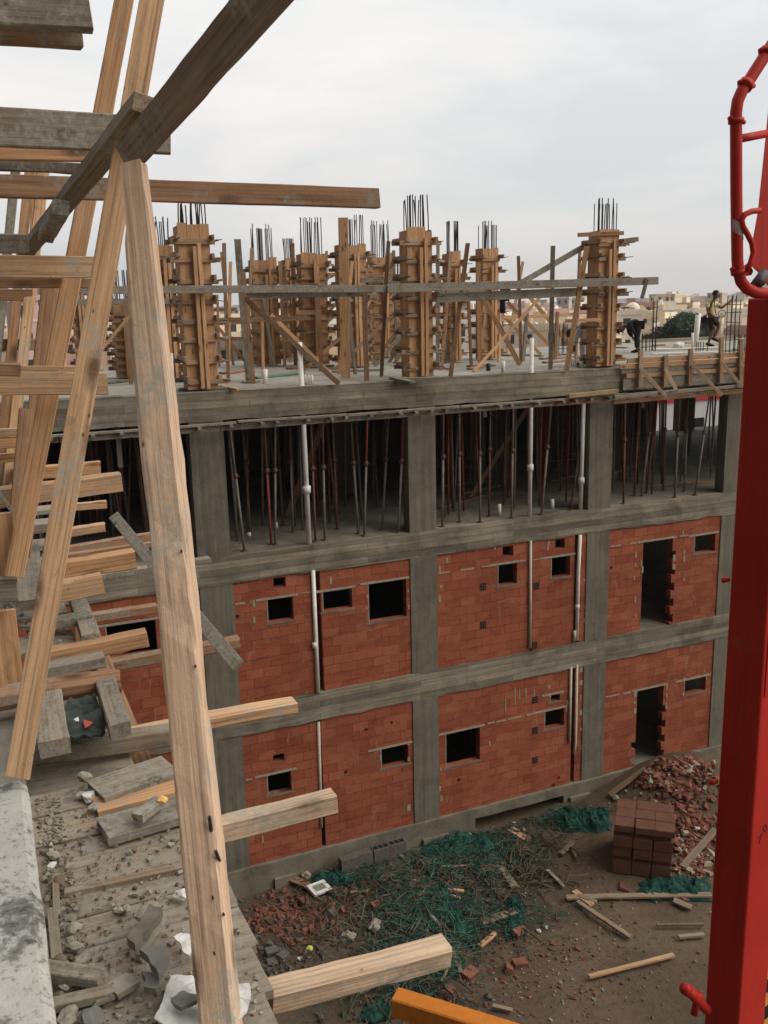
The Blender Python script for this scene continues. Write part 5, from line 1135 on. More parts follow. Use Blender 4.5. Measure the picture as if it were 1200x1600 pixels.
def person(label, base, J, shirt, pants, shoe, long_sleeve=False, long_legs=True, group=None):
    """J: joints in (right in view, away from viewer, up) metres from the feet."""
    az = math.atan2(base.x, base.y); r = empty('person', base); r.rotation_euler = (0, 0, -az); tag(r, label, 'person', group)
    P = {k: Vector(v) for k, v in J.items() if k != 'face'}
    for s in 'ab':                             # hands: palm, four fingers, thumb
        wv, ev = P['wri' + s], P['elb' + s]; d = (wv - ev).normalized(); q = d.cross(Vector((0.2, 1, 0.1))).normalized(); up_ = q.cross(d)
        P['palm' + s] = wv + d * 0.06
        for i in range(4):
            kx = (i - 1.5) * 0.022; ln = (0.075, 0.088, 0.082, 0.062)[i]
            P['f%d' % i + s] = P['palm' + s] + d * 0.035 + q * kx; P['g%d' % i + s] = P['f%d' % i + s] + d * ln * 0.55 + up_ * 0.012; P['h%d' % i + s] = P['g%d' % i + s] + d * ln * 0.3 + up_ * 0.035
        P['t0' + s] = wv + d * 0.03 + q * -0.035; P['t1' + s] = P['t0' + s] + d * 0.045 + q * -0.025 + up_ * 0.02
    E_ = [('pel', 'spi'), ('spi', 'che'), ('che', 'nec'), ('nec', 'hd0'), ('hd0', 'hd1'), ('hd1', 'hd2')]
    rad = dict(pel=(.15, .11), spi=(.13, .10), che=(.16, .11), nec=.055, hd0=(.075, .085), hd1=(.085, .10), hd2=.06)
    for s in 'ab':
        E_ += [('che', 'sho' + s), ('sho' + s, 'elb' + s), ('elb' + s, 'wri' + s), ('wri' + s, 'palm' + s), ('pel', 'hip' + s), ('hip' + s, 'kne' + s), ('kne' + s, 'ank' + s), ('ank' + s, 'toe' + s), ('wri' + s, 't0' + s), ('t0' + s, 't1' + s)]
        for i in range(4): E_ += [('palm' + s, 'f%d' % i + s), ('f%d' % i + s, 'g%d' % i + s), ('g%d' % i + s, 'h%d' % i + s)]
        rad.update({'sho' + s: .062, 'elb' + s: .044, 'wri' + s: .032, 'palm' + s: (.036, .018), 'hip' + s: .088, 'kne' + s: .06, 'ank' + s: .042, 'toe' + s: .036, 't0' + s: .013, 't1' + s: .009})
        for i in range(4): rad.update({'f%d' % i + s: .010, 'g%d' % i + s: .009, 'h%d' % i + s: .008})
    skin('body', P, E_, rad, SKIN, r, 1, list(P).index('pel'))
    # head details: hair cap, ears, nose, eyes
    hd, up_ = P['hd1'], (P['hd2'] - P['hd0']).normalized(); fw = Vector(J['face']).normalized(); fw = (fw - up_ * fw.dot(up_)).normalized(); sd_ = up_.cross(fw)
    bm = bmesh.new(); bmesh.ops.create_icosphere(bm, subdivisions=3, radius=1)
    for v in bm.verts:
        k = 1 + .05 * noise.noise(v.co * 4); v.co = hd + up_ * .03 - fw * .015 + (sd_ * v.co.x * .092 + fw * v.co.y * .105 + up_ * v.co.z * .105) * k
    bmesh.ops.delete(bm, geom=[v for v in bm.verts if (v.co - hd).dot(fw) > .045 and (v.co - hd).dot(up_) < .07 or (v.co - hd).dot(up_) < -.045], context='VERTS')
    me = bpy.data.meshes.new('hair'); bm.to_mesh(me); bm.free(); link('hair', me, HAIR, r, True)
    MB().path([hd + fw * .085 + up_ * .015, hd + fw * .115 - up_ * .02], [.010, .016], 8).build('nose', SKIN, r, True)
    MB().path([hd + fw * .085 - up_ * .055 - sd_ * .022, hd + fw * .093 - up_ * .055, hd + fw * .085 - up_ * .055 + sd_ * .022], .006, 6).build('mouth', RUST, r, True)
    for e in (-1, 1):
        lump('eye', hd + fw * .083 + sd_ * .034 * e + up_ * .012, (.014, .014, .010), BLACK, 1, parent=r, n=1)
        lump('ear', hd + sd_ * .088 * e, (.016, .022, .032), SKIN, 2, parent=r, n=1)
    # clothes follow the body a little outside it
    up = lambda k, a: tuple(v + a for v in rad[k]) if isinstance(rad[k], tuple) else rad[k] + a
    K = {k: P[k] for k in ('pel', 'spi', 'che', 'nec')}; ed = [('pel', 'spi'), ('spi', 'che'), ('che', 'nec')]; rr = {k: up(k, .022) for k in K}; rr['nec'] = .07
    K['nec'] = P['che'].lerp(P['nec'], .55)
    for s in 'ab':
        K['sho' + s] = P['sho' + s]; K['sl' + s] = P['sho' + s].lerp(P['elb' + s], 1.0 if long_sleeve else .62); ed += [('che', 'sho' + s), ('sho' + s, 'sl' + s)]; rr['sho' + s] = .082; rr['sl' + s] = .072
        if long_sleeve: K['cu' + s] = P['elb' + s].lerp(P['wri' + s], .92); ed.append(('sl' + s, 'cu' + s)); rr['sl' + s] = .06; rr['cu' + s] = .046
    skin('shirt', K, ed, rr, shirt, r, 2)
    K = {'pel': P['pel'] + Vector((0, 0, .02))}; ed = []; rr = {'pel': (.165, .128)}
    for s in 'ab':
        K['hip' + s] = P['hip' + s]; K['kne' + s] = P['kne' + s] if long_legs else P['hip' + s].lerp(P['kne' + s], .98); ed += [('pel', 'hip' + s), ('hip' + s, 'kne' + s)]; rr['hip' + s] = .108; rr['kne' + s] = .085
        if long_legs: K['cf' + s] = P['kne' + s].lerp(P['ank' + s], .9); ed.append(('kne' + s, 'cf' + s)); rr['cf' + s] = .068
        MB().path([P['ank' + s] - (P['toe' + s] - P['ank' + s]).normalized() * .07 + Vector((0, 0, -.03)), P['ank' + s] + Vector((0, 0, -.02)), P['toe' + s] + (P['toe' + s] - P['ank' + s]).normalized() * .05], [.035, .052, .035], 10).build('shoe', shoe, r, True)
    skin('trousers', K, ed, rr, pants, r, 2)
    return r
SH_Y = plain('pale_yellow_cloth', (0.62, 0.57, 0.27), 0.9, 0, .12, 9); DK = plain('dark_maroon_cloth', (0.035, 0.02, 0.022), 0.9); BLK = plain('black_cloth', (0.018, 0.017, 0.017), 0.9); WHT = plain('white_cloth', (0.60, 0.60, 0.62), 0.9, 0, .08); NAVY = plain('navy_cloth', (0.016, 0.022, 0.045), 0.9)
base = onZ(1109, 541, Z3T)
J = dict(pel=(.0, 0, .84), spi=(-.03, 0, 1.04), che=(-.01, 0, 1.25), nec=(.05, .0, 1.40), hd0=(.085, 0, 1.475), hd1=(.105, 0, 1.55), hd2=(.115, 0, 1.61), face=(1, .15, -.25),
         shoa=(.10, .14, 1.31), elba=(.27, .16, 1.13), wria=(.46, .12, 1.29), shob=(-.12, -.14, 1.30), elbb=(-.12, -.20, 1.05), wrib=(.06, -.20, .92),
         hipa=(.06, .07, .80), knea=(.24, .1, .60), anka=(.10, .12, .24), toea=(.22, .12, .17), hipb=(-.03, -.07, .80), kneb=(.05, -.05, .45), ankb=(-.05, -.04, .085), toeb=(.08, -.05, .03))
yp_ = person('man in a pale yellow shirt stepping along the roof, arm on the rebar', base, J, SH_Y, DK, DK, False, False)
def worn(name, pts, r_, mat): MB().path([Vector(p) for p in pts], r_, 8).build(name, mat, yp_, True)
worn('strap', [(.02, -.16, 1.36), (-.06, -.19, 1.18), (-.13, -.16, .98), (-.16, -.10, .84)], .014, BLK)
worn('strap', [(.06, -.13, 1.38), (.09, -.16, 1.15), (.14, -.12, .93)], .014, BLK)
bg = lump('shoulder_bag', base, (.1, .07, .12), BLK, 4, n=2); bg.rotation_euler = (0, 0, yp_.rotation_euler.z); bg.location = base + Matrix.Rotation(yp_.rotation_euler.z, 3, 'Z') @ Vector((-.2, -.12, .8)); tag(bg, 'small black bag hanging at the hip of the man in yellow', 'bag')
hh = empty('wire_coil', base + Matrix.Rotation(yp_.rotation_euler.z, 3, 'Z') @ Vector((.30, -.16, .98))); hh.rotation_euler = (0, 0, yp_.rotation_euler.z); tag(hh, 'wire coil ring hanging by the belt of the man in yellow', 'wire coil')
MB().path([(math.cos(a) * .1, 0, math.sin(a) * .1) for a in [k * .4 for k in range(17)]], .013, 6).build('coil', TRUCKGREY, hh, True); lump('hub', Vector(), (.05, .04, .05), PVC, 2, parent=hh)
base = onZ(991, 551, Z3T)
J = dict(pel=(.08, 0, .80), spi=(-.02, -.03, .86), che=(-.16, -.06, .84), nec=(-.27, -.08, .74), hd0=(-.33, -.09, .69), hd1=(-.39, -.1, .64), hd2=(-.44, -.1, .60), face=(-.3, -.2, -1),
         shoa=(-.2, .1, .80), elba=(-.16, .14, .55), wria=(-.05, .1, .42), shob=(-.16, -.22, .80), elbb=(-.05, -.2, .60), wrib=(.03, -.12, .48),
         hipa=(.09, .09, .78), knea=(.06, .09, .43), anka=(.10, .1, .085), toea=(-.02, .1, .03), hipb=(.09, -.09, .78), kneb=(.05, -.09, .43), ankb=(.08, -.09, .085), toeb=(-.04, -.1, .03))
person('person in black clothes bending over behind the edge shutter', base, J, BLK, BLK, BLK, True, True)
base = onZ(911, 571, Z3T)
J = dict(pel=(.08, 0, .86), spi=(.03, .0, .95), che=(-.08, .02, .93), nec=(-.17, .03, .85), hd0=(-.21, .03, .80), hd1=(-.26, .03, .75), hd2=(-.30, .03, .71), face=(-.3, -.1, -1),
         shoa=(-.1, .17, .88), elba=(-.16, .2, .62), wria=(-.2, .12, .42), shob=(-.08, -.15, .88), elbb=(-.16, -.14, .64), wrib=(-.2, -.04, .44),
         hipa=(.06, .08, .82), knea=(.03, .08, .44), anka=(.04, .08, .085), toea=(-.08, .08, .03), hipb=(.03, -.08, .82), kneb=(-.01, -.08, .44), ankb=(.0, -.08, .085), toeb=(-.12, -.08, .03))
person('person in white clothes stooping beside the right boxed column', base, J, WHT, WHT, BLK, True, True)
# dark clothes over the ledger
a = onY(786, 452, 17.2)
cl = empty('hanging_clothes', a); tag(cl, 'dark navy work clothes hanging below the long ledger', 'clothes')
def cloth(x0, x1, L, seed, nm):
    def fn(u, v):
        wv = (x1 - x0) * (1 - 0.3 * v); return (x0 + wv * u + .02 * noise.noise(Vector((v * 3, seed, 0))), .045 * math.sin(u * 3.14) * -1 + .03 * noise.noise(Vector((u * 4, v * 3, seed))), -L * v)
    o = ngrid(10, 12, fn, nm, NAVY, cl); s = bmesh.new(); s.from_mesh(o.data); bmesh.ops.solidify(s, geom=s.faces[:], thickness=.02); s.to_mesh(o.data); s.free()
cloth(-.06, .06, .48, 1, 'trouser_leg'); cloth(.03, .16, .24, 4, 'jacket_tail')
# ================================================================ YARD RUBBISH
def gflat(name, label, x0, y0, x1, y1, wd, t, mat, cat, group='timber scraps in the yard', lift=0.06, **kw):
    a = G(x0, y0, t / 2 + lift); b_ = G(x1, y1, t / 2 + lift); return tag(plank(name, a, b_, wd, t, mat, **kw), label, cat, group)
for lab, x0, y0, x1, y1, wd, mt in (
    ('pale board leaning on the brick heap next to the red boom', 1066, 1360, 1118, 1305, .15, W_LITTER), ('long brown timber lying across the yard below the block stack', 885, 1408, 1112, 1404, .14, W_LITTER),
    ('timber slanting away from the split board in the bare earth', 902, 1414, 985, 1470, .10, W_LITTER), ('pale timber lying alone in the lower bare earth', 920, 1532, 1052, 1498, .09, W_FRESH),
    ('thin rod of wood near the red boom', 1026, 1451, 1100, 1450, .05, W_LITTER), ('faint board below the thin rod', 1060, 1470, 1100, 1466, .09, W_DECK),
    ('board leaning from the plinth onto the brick heap', 952, 1247, 1008, 1206, .14, W_LITTER), ('short pale lath on the earth left of the stack', 876, 1340, 895, 1321, .12, W_LITTER),
    ('small stick beside the short pale lath', 892, 1329, 900, 1345, .05, W_LITTER), ('grey lath at the edge of the tangle', 855, 1365, 881, 1391, .08, W_GREY),
    ('split pale board at the corner of the long timber', 897, 1398, 925, 1420, .14, W_FRESH), ('second split piece beside the split pale board', 905, 1405, 932, 1415, .10, W_LITTER),
    ('long narrow board in the green tangle', 770, 1341, 806, 1394, .16, W_LITTER), ('bent brown board at the lower edge of the tangle', 752, 1447, 812, 1427, .18, W_LITTER),
    ('short light batten under the bent brown board', 750, 1484, 775, 1463, .10, W_FRESH), ('stick leaning on the cement blocks', 598, 1320, 630, 1345, .06, W_LITTER),
    ('pale block of wood by the dark plinth opening', 797, 1300, 823, 1316, .2, W_FRESH), ('flat chip below the long timber on the right', 1052, 1412, 1080, 1424, .16, W_LITTER),
    ('stick between the rubble and the split joist', 668, 1428, 690, 1456, .06, W_GREY), ('bent stick passing under the split joist end', 706, 1488, 722, 1530, .08, W_LITTER),
    ('brown timber stub beneath the printed carton', 470, 1386, 500, 1398, .16, W_LITTER), ('thin lath standing in the tangle', 620, 1310, 640, 1290, .05, W_LITTER),
    ('short timber in the dark rubble left', 548, 1400, 575, 1398, .08, W_LITTER), ('lath in the tangle near the middle column foot', 690, 1360, 740, 1358, .06, W_LITTER),
    ('pale splinter in the tangle', 698, 1395, 725, 1398, .07, W_FRESH), ('second pale splinter in the tangle', 705, 1405, 720, 1410, .06, W_FRESH),
    ('long lath at the left rubble edge', 505, 1350, 560, 1352, .06, W_LITTER), ('brown board end under the plinth at the left', 455, 1378, 480, 1388, .2, W_BROWN),
    ('timber lying at the lower right of the yard', 770, 1578, 800, 1585, .08, W_LITTER), ('white edged strip by the tangle top', 715, 1312, 738, 1308, .06, PVC),
    ('twig crossing the lower yard', 560, 1560, 590, 1545, .03, W_GREY), ('lath near the blue net', 690, 1540, 700, 1520, .04, W_LITTER)):
    gflat('wood_scrap', lab, x0, y0, x1, y1, wd, .045, mt, 'wood scrap')
def gbox(name, label, px, py, sz, rz, mat, cat, group, tilt=0.0, lift=0.0, bev=.012):
    o = MB().box(-sz[0] / 2, sz[0] / 2, -sz[1] / 2, sz[1] / 2, -sz[2] / 2, sz[2] / 2).build(name, mat)
    if name == 'hollow_block': o.scale = (.8, .72, .6); lift -= sz[2] * .3; bevel(o, bev, 2)
    o.location = G(px, py, sz[2] / 2 + lift); o.rotation_euler = (tilt, tilt * .6, rz); return tag(o, label, cat, group)
for lab, px, py, rz, ti, s in (('big red hollow block by the split joist end', 733, 1526, .5, .25, (.42, .28, .24)), ('red block half sunk right of the big one', 812, 1508, -.1, .15, (.34, .22, .2)), ('reddish block at the upper edge of the red scatter', 812, 1460, .3, .3, (.4, .26, .2)),
    ('broken red block under the short batten', 795, 1516, 1.1, .4, (.3, .2, .18)), ('pale brown block at the left rubble heap', 478, 1410, .3, .2, (.36, .24, .2)), ('dark block leaning in the left rubble heap', 520, 1430, .8, .5, (.34, .24, .2)),
    ('grey brown block near the deck edge', 424, 1492, .1, .2, (.3, .22, .26)), ('grey block beside the grey brown one', 442, 1497, .7, .3, (.32, .22, .2)), ('dark red block in the tangle', 588, 1418, .4, .4, (.34, .24, .2)), ('flat red block below the blue net', 700, 1552, .6, .2, (.36, .24, .14)), ('pale block half below the block stack', 975, 1388, .9, .3, (.34, .28, .1))):
    gbox('hollow_block', lab, px, py, s, rz, CHIP_RED if 'red' in lab else (GREYBLOCK if 'grey' in lab or 'dark' in lab else STACKBRICK), 'block', 'loose blocks in the yard', ti)
for i, (px, py) in enumerate(((545, 1362), (568, 1354), (595, 1346), (620, 1338))):
    o = gbox('cement_block', '%s of the four cement blocks standing against the plinth' % ('leftmost', 'second from left', 'third from left', 'rightmost')[i], px, py, (.38, .2, .38), .02, GREYBLOCK, 'cement block', 'cement blocks at the plinth', 0.0, -.02)
    for k in range(3):
        if i >= 2: put('core', MB().box(-.045, .045, -.06, .06, -.004, .004).mesh('core'), BLACK, o, (-.12 + k * .12, 0, .192))
# the stack of clay blocks
s0 = G(1002, 1362); rz = -math.radians(40); c_, s_ = math.cos(rz), math.sin(rz)
BM = {}
def block_mesh():
    mb = MB(); L, D, H = .385, .36, .27
    mb.box(-L / 2, L / 2, -D / 2, D / 2, 0, H); me = mb.mesh('clay_block'); bm = bmesh.new(); bm.from_mesh(me); bmesh.ops.bevel(bm, geom=bm.edges[:], offset=.01, segments=2, affect='EDGES'); bm.to_mesh(me); bm.free(); me.materials.append(STACKBRICK); return me
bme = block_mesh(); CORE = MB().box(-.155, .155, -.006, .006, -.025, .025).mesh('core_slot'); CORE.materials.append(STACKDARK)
zl = 0.0
for hgt_, nx_, off_, slot in ((.30, 3, 0, 0), (.11, 3, .0, 1), (.24, 3, .0, 0), (.24, 3, .02, 0), (.11, 3, .0, 1), (.15, 3, .03, 0)):
    kx = 1.0 + off_
    for i in range(nx_):
        for k in range(3):
            o = bpy.data.objects.new('clay_block', bme); COL.objects.link(o); x = (i - 1) * .392 * kx + random.uniform(-.018, .018) + off_; y = k * .365 * kx + random.uniform(-.018, .018) - off_ + (.03 if slot else 0)
            o.location = s0 + Vector((c_ * x - s_ * y, s_ * x + c_ * y, zl)); o.rotation_euler = (0, 0, rz + random.uniform(-.035, .035)); o.scale = (1.0 + off_, 1.0 + off_, (hgt_ - .006) / .27)
            tag(o, 'brown red clay block in the neat stack beside the brick heap', 'clay block', 'stacked clay blocks')
            if k == 0 and slot: put('core_slot', CORE, STACKDARK, o, (0, -.18, .14), (0, 0, 0)).scale = (1, 1, 2.2)
    zl += hgt_
# small coloured litter
for nm, lab, px, py, s, mt in (('yellow_ball', 'bright yellow scrap in the left rubble', 484, 1484, .07, plain('lime_yellow', (.55, .6, .1), .6)), ('white_can', 'white tin near the pale wood block', 803, 1291, .09, PAPER), ('white_scrap', 'white scrap under the long narrow board', 819, 1399, .06, PAPER), ('white_scrap', 'white scrap beside the upper dark opening', 818, 1297, .05, PAPER),
    ('white_scrap', 'white scrap in the red scatter', 852, 1449, .06, PAPER), ('white_scrap', 'second white scrap in the red scatter', 842, 1456, .05, PAPER), ('white_scrap', 'white scrap on the brick heap', 1088, 1307, .07, PAPER), ('white_scrap', 'white scrap near the middle column foot', 648, 1378, .05, PAPER), ('plastic_rag', 'grey plastic rag in the left rubble', 585, 1452, .16, CHIP_GREY), ('plastic_rag', 'pale plastic rag below the carton', 545, 1468, .14, CHIP_GREY), ('white_scrap', 'white scrap in the left rubble below the yellow one', 468, 1500, .05, PAPER), ('stone', 'pale stone at the plinth near the carton', 478, 1372, .13, MORTAR), ('stone', 'grey stone by the tangle top', 698, 1300, .12, CHIP_GREY), ('stone', 'pale stone near the stack', 962, 1250, .1, CHIP_GREY)):
    p = G(px, py, s * .5); tag(lump(nm, p, (s, s * .8, s * .6), mt, random.randint(1, 60)), lab, nm.replace('_', ' '), 'litter in the yard')
o = gbox('printed_carton', 'torn white carton with dark green print in the left rubble', 499, 1396, (.46, .3, .05), .35, PAPER, 'carton', 'litter in the yard', .25, .1)
put('print', MB().box(-.14, .14, -.08, .08, 0, .004).mesh('print'), plain('carton_print', (.16, .2, .16), .8, 0, .5, 18), o, (0, 0, .026))
# rubble, tangles and nets that nobody would count
def pix(regs):
    tot = sum(r[4] for r in regs)
    def f(rnd):
        while True:
            t = rnd.random() * tot
            for cx, cy, rx, ry, wt in regs:
                t -= wt
                if t <= 0: break
            x = rnd.gauss(cx, rx); y = rnd.gauss(cy, ry); p = G(x, y)
            if p.y < FY - 0.15 and -1 < p.x < 20 and p.y > 9: return p.x, p.y
    return f
zg = lambda x, y: gh(x, y) + .01
crumbs('brick_rubble', 1500, pix([(1065, 1260, 28, 35, 5), (1085, 1330, 18, 30, 3), (1030, 1225, 18, 12, 2)]), lambda x, y: gh(x, y) + random.uniform(0, .05), CHIP_RED, .015, .10, 'heap of broken red brick by the doorway', 11, 2.4)
crumbs('pale_rubble', 260, pix([(1060, 1270, 30, 40, 5), (1085, 1340, 20, 30, 3)]), lambda x, y: gh(x, y) + random.uniform(.02, .07), MORTAR, .015, .085, 'pale splinters in the red brick heap', 12, 2.6)
crumbs('brick_rubble', 1100, pix([(440, 1430, 34, 24, 5), (500, 1430, 30, 24, 3), (560, 1395, 30, 14, 2), (660, 1370, 22, 12, 1)]), lambda x, y: gh(x, y) + random.uniform(0, .04), CHIP_RED, .012, .075, 'red brick crumbs in the left rubble', 13)
crumbs('grey_rubble', 1300, pix([(430, 1490, 40, 30, 4), (560, 1440, 60, 40, 4), (700, 1420, 90, 60, 3), (600, 1560, 90, 40, 2)]), lambda x, y: gh(x, y) + random.uniform(0, .03), GREYBLOCK, .012, .085, 'grey crumbled mortar in the yard', 14)
crumbs('red_scatter', 420, pix([(800, 1490, 40, 26, 4), (740, 1560, 60, 24, 3), (900, 1520, 40, 26, 1)]), zg, CHIP_RED, .008, .055, 'red brick crumbs on the bare earth', 15)
crumbs('pale_scatter', 420, pix([(780, 1540, 70, 40, 3), (900, 1450, 90, 60, 3), (960, 1560, 80, 30, 1)]), zg, CHIP_GREY, .006, .035, 'pale crumbs on the bare earth', 16)
crumbs('earth_clods', 1500, pix([(930, 1450, 90, 80, 3), (700, 1450, 130, 70, 3)]), zg, CHIP_BROWN, .006, .035, 'earth clods on the yard', 17)
def strands(name, n, regs, mat, L0, L1, w0, w1, lab, seed, lift=.12):
    rnd = random.Random(seed); f = pix(regs); mb = MB()
    for _ in range(n):
        x, y = f(rnd); L = rnd.uniform(L0, L1); a = rnd.uniform(0, 6.28); wd = rnd.uniform(w0, w1); k = rnd.gauss(0, .28); h = rnd.uniform(0, lift); h2 = rnd.uniform(0, lift); pts = []
        px_, py_ = x, y; m_ = 4
        for i in range(m_ + 1):
            u = i / m_; pts.append(Vector((px_, py_, gh(px_, py_) + .015 + h * (1 - u) + h2 * u + .05 * math.sin(u * 3.14) * rnd.random())))
            px_ += math.cos(a) * L / m_; py_ += math.sin(a) * L / m_; a += k / m_
        if max(p.y for p in pts) > FY - .08: continue
        mb.path(pts, wd / 2, 3, closed_ends=False)
    tag(mb.build(name, mat), lab, None, None, 'stuff')
strands('green_net_fibres', 2000, [(720, 1330, 40, 22, 5), (640, 1430, 50, 40, 3), (780, 1340, 40, 26, 4), (700, 1430, 40, 30, 3), (560, 1370, 40, 14, 2), (880, 1280, 30, 10, 2), (640, 1520, 50, 26, 3), (590, 1330, 30, 12, 1), (810, 1440, 30, 20, 1)], STRAND_G, .15, .7, .008, .022, 'tangle of green net fibres along the plinth', 21)
strands('mint_net_fibres', 900, [(720, 1335, 50, 26, 5), (650, 1430, 50, 40, 4), (700, 1440, 40, 30, 4), (640, 1520, 50, 26, 3), (880, 1280, 26, 9, 1)], STRAND_M, .12, .5, .006, .02, 'pale mint fibres of torn netting', 27)
strands('straw_litter', 1300, [(740, 1350, 60, 30, 4), (700, 1420, 60, 40, 3), (560, 1440, 70, 40, 2), (830, 1330, 30, 30, 2), (620, 1540, 60, 30, 1)], STRAND_Y, .12, .6, .008, .032, 'straw and splinters mixed into the green tangle', 22)
strands('grey_wire_litter', 160, [(830, 1320, 30, 24, 3), (700, 1380, 70, 40, 3), (540, 1440, 50, 40, 2), (580, 1560, 60, 30, 2)], STRAND_Y, .2, .6, .006, .018, 'grey wire and laths in the tangle', 23, .2)
def net(label, pts, hgt, seed, mat=NET):
    P = [G(*p) for p in pts]
    def fn(u, v):
        a = P[0].lerp(P[1], u); b_ = P[3].lerp(P[2], u); p = a.lerp(b_, v)
        e = min(1, 5 * min(u, 1 - u, v, 1 - v)); p = p + Vector((noise.noise(Vector((u * 5, v * 5, seed))), noise.noise(Vector((u * 5, v * 5, seed + 9))), 0)) * .12
        p.y = min(p.y, FY - .1)
        r = abs(noise.noise(Vector((p.x * 2.0, p.y * 2.0, seed)))) * hgt * .45 + abs(noise.noise(Vector((p.x * 7, p.y * 3, seed)))) * hgt * .35 + abs(noise.noise(Vector((p.x * 19, p.y * 9, seed)))) * hgt * .3
        return (p.x, p.y, gh(p.x, p.y) + .015 + e * (.05 + r))
    tag(ngrid(64, 48, fn, 'net_sheet', mat), label, 'net', 'green nets in the yard')
net('crumpled green net in front of the block stack', [(985, 1405), (1112, 1410), (1108, 1375), (1010, 1372)], .35, 1)
net('green net trailing diagonally down from the tangle', [(665, 1392), (690, 1376), (745, 1470), (725, 1480)], .25, 2)
net('green net at the end of the split joist', [(600, 1530), (730, 1525), (720, 1490), (640, 1488)], .22, 3)
net('dark green net between the plinth and the stack', [(866, 1300), (955, 1300), (950, 1262), (872, 1266)], .45, 4)
net('green net beside the cement blocks', [(480, 1385), (560, 1385), (550, 1362), (490, 1366)], .25, 5)
net('green net under the bent brown board', [(790, 1470), (820, 1460), (820, 1405), (795, 1400)], .2, 6)
net('green net spread over the top of the tangle', [(650, 1350), (790, 1335), (770, 1300), (660, 1315)], .35, 7)
net('green net lying left of the orange arm', [(560, 1600), (640, 1590), (640, 1550), (575, 1560)], .2, 8)

# ================================================================ TOWN BEHIND
def hmat(name, c): return plain(name, c, .9, 0, .08, .6)
HM = dict(cream=hmat('cream_render', (.86, .74, .57)), white=hmat('white_render', (.90, .83, .73)), pink=hmat('pink_render', (.78, .55, .50)), beige=hmat('beige_render', (.74, .62, .48)), rust=hmat('rust_render', (.50, .31, .25)), grey=hmat('grey_render', (.60, .56, .51)))
WIN = plain('dark_window', (.06, .055, .05), .5)
def house(label, px0, px1, ytop, d, mat, rz=None, storeys=None, group=None, parts=True, seed=0, extra=None):
    rnd = random.Random(seed * 7 + int(px0)); r_ = ray((px0 + px1) / 2, ytop); k = d / math.hypot(r_.x, r_.y); c = Vector((r_.x * k, r_.y * k, 0)); zt_ = max(4.0, r_.z * k + CZ)
    w_ = (px1 - px0) * d * 0.95 / F; dep = rnd.uniform(.7, 1.1) * max(7, min(w_, 14)); az = math.atan2(c.x, c.y)
    h = empty('town_house', (c.x, c.y, 0), -az + (rnd.uniform(-.5, .5) if rz is None else rz)); tag(h, label, 'house', group)
    mt = HM[mat]
    mb = MB().box(-w_ / 2, w_ / 2, 0, dep, -.5, zt_)
    if not parts: mb.box(-w_ / 2 - .15, w_ / 2 + .15, -.15, .06, zt_ - .25, zt_ + .7); mb.box(-w_ / 2 - .15, -w_ / 2 + .06, .06, dep, zt_ - .25, zt_ + .7); mb.box(w_ / 2 - .06, w_ / 2 + .15, .06, dep, zt_ - .25, zt_ + .7)
    if rnd.random() < .45: q = rnd.uniform(-.3, .2) * w_; mb.box(q, q + w_ * .22, dep * .3, dep * .8, zt_ + .003, zt_ + rnd.uniform(1.2, 2.4))
    n = max(1, int(w_ / (2.5 if parts else 2.2))); fl = max(1, int(zt_ / 3.0))
    if not parts:
        for i in range(n):
            for f in range(fl):
                x = -w_ / 2 + (i + .5) * w_ / n; z = zt_ - 1.75 - f * 3.0
                if z > 0.5 and rnd.random() < .85: mb.box(x - .42, x + .42, -.04, .1, z, z + 1.15, 1)
    wl = mb.build('wall', [mt, WIN], h)
    if parts:
        MB().box(-w_ / 2 - .12, w_ / 2 + .12, -.12, .1, zt_ + .003, zt_ + .7).build('parapet', mt, h)
        for f in range(fl):
            z = zt_ - 2.0 - f * 3.1
            if f and z > 0: MB().box(-w_ / 2 - .08, w_ / 2 + .08, -.08, -.003, z + 2.75, z + 2.95).build('floor_band', HM['white'], h)
            for i in range(n):
                x = -w_ / 2 + (i + .5) * w_ / n
                if z > .5:
                    wd = .55; o = MB().box(x - wd, x + wd, -.03, .1, z, z + 1.5).build('window', WIN, h); MB().box(x - wd - .1, x + wd + .1, -.10, -.033, z - .12, z - .003).build('sill', HM['white'], o)
    if extra: extra(h, w_, dep, zt_, mt)
    return h
def dome(h, w_, dep, zt_, mt):
    for x in (-.28, .25): MB().path([(x * w_, 2, zt_ + .7 + 1.1 * math.sin(a * .262)) for a in range(7)], [1.1 * math.cos(a * .262) + .001 for a in range(7)], 16).build('dome', HM['white'], h, True)
def gable(h, w_, dep, zt_, mt): prism([(-w_ * .2, -.25, zt_ - .6), (w_ * .1, -.25, zt_ - .6), (-w_ * .05, -.25, zt_ + 1.6)], (0, .5, 0)).build('pediment', HM['cream'], h)
house('pink house seen between the leaning timbers at far left', 22, 92, 470, 118, 'pink', .15, seed=1)
house('cream house right of the left boxed column', 318, 378, 498, 140, 'cream', .2, seed=2)
house('pale house behind the left cluster of boxed columns', 395, 470, 505, 156, 'white', .1, seed=3)
house('cream house behind the middle cluster', 560, 640, 500, 165, 'cream', -.2, seed=4)
house('pale house between the middle column and the narrow one', 640, 735, 492, 198, 'white', .1, seed=5)
house('long cream house with pediment behind the crossed braces', 775, 868, 512, 151, 'cream', .05, seed=6, extra=gable)
house('tall cream house behind the weathered upright', 838, 935, 498, 184, 'cream', -.1, seed=7)
house('pinkish house behind the thin brown upright', 792, 835, 478, 272, 'pink', .1, seed=8)
house('white house with small domes right of the right boxed column', 955, 1005, 492, 145, 'white', .2, seed=9, extra=dome)
house('rust brown block in the town above the domed house', 968, 1022, 477, 247, 'rust', .1, seed=10)
house('beige house beside the domed white house', 1003, 1046, 496, 165, 'beige', -.1, seed=11)
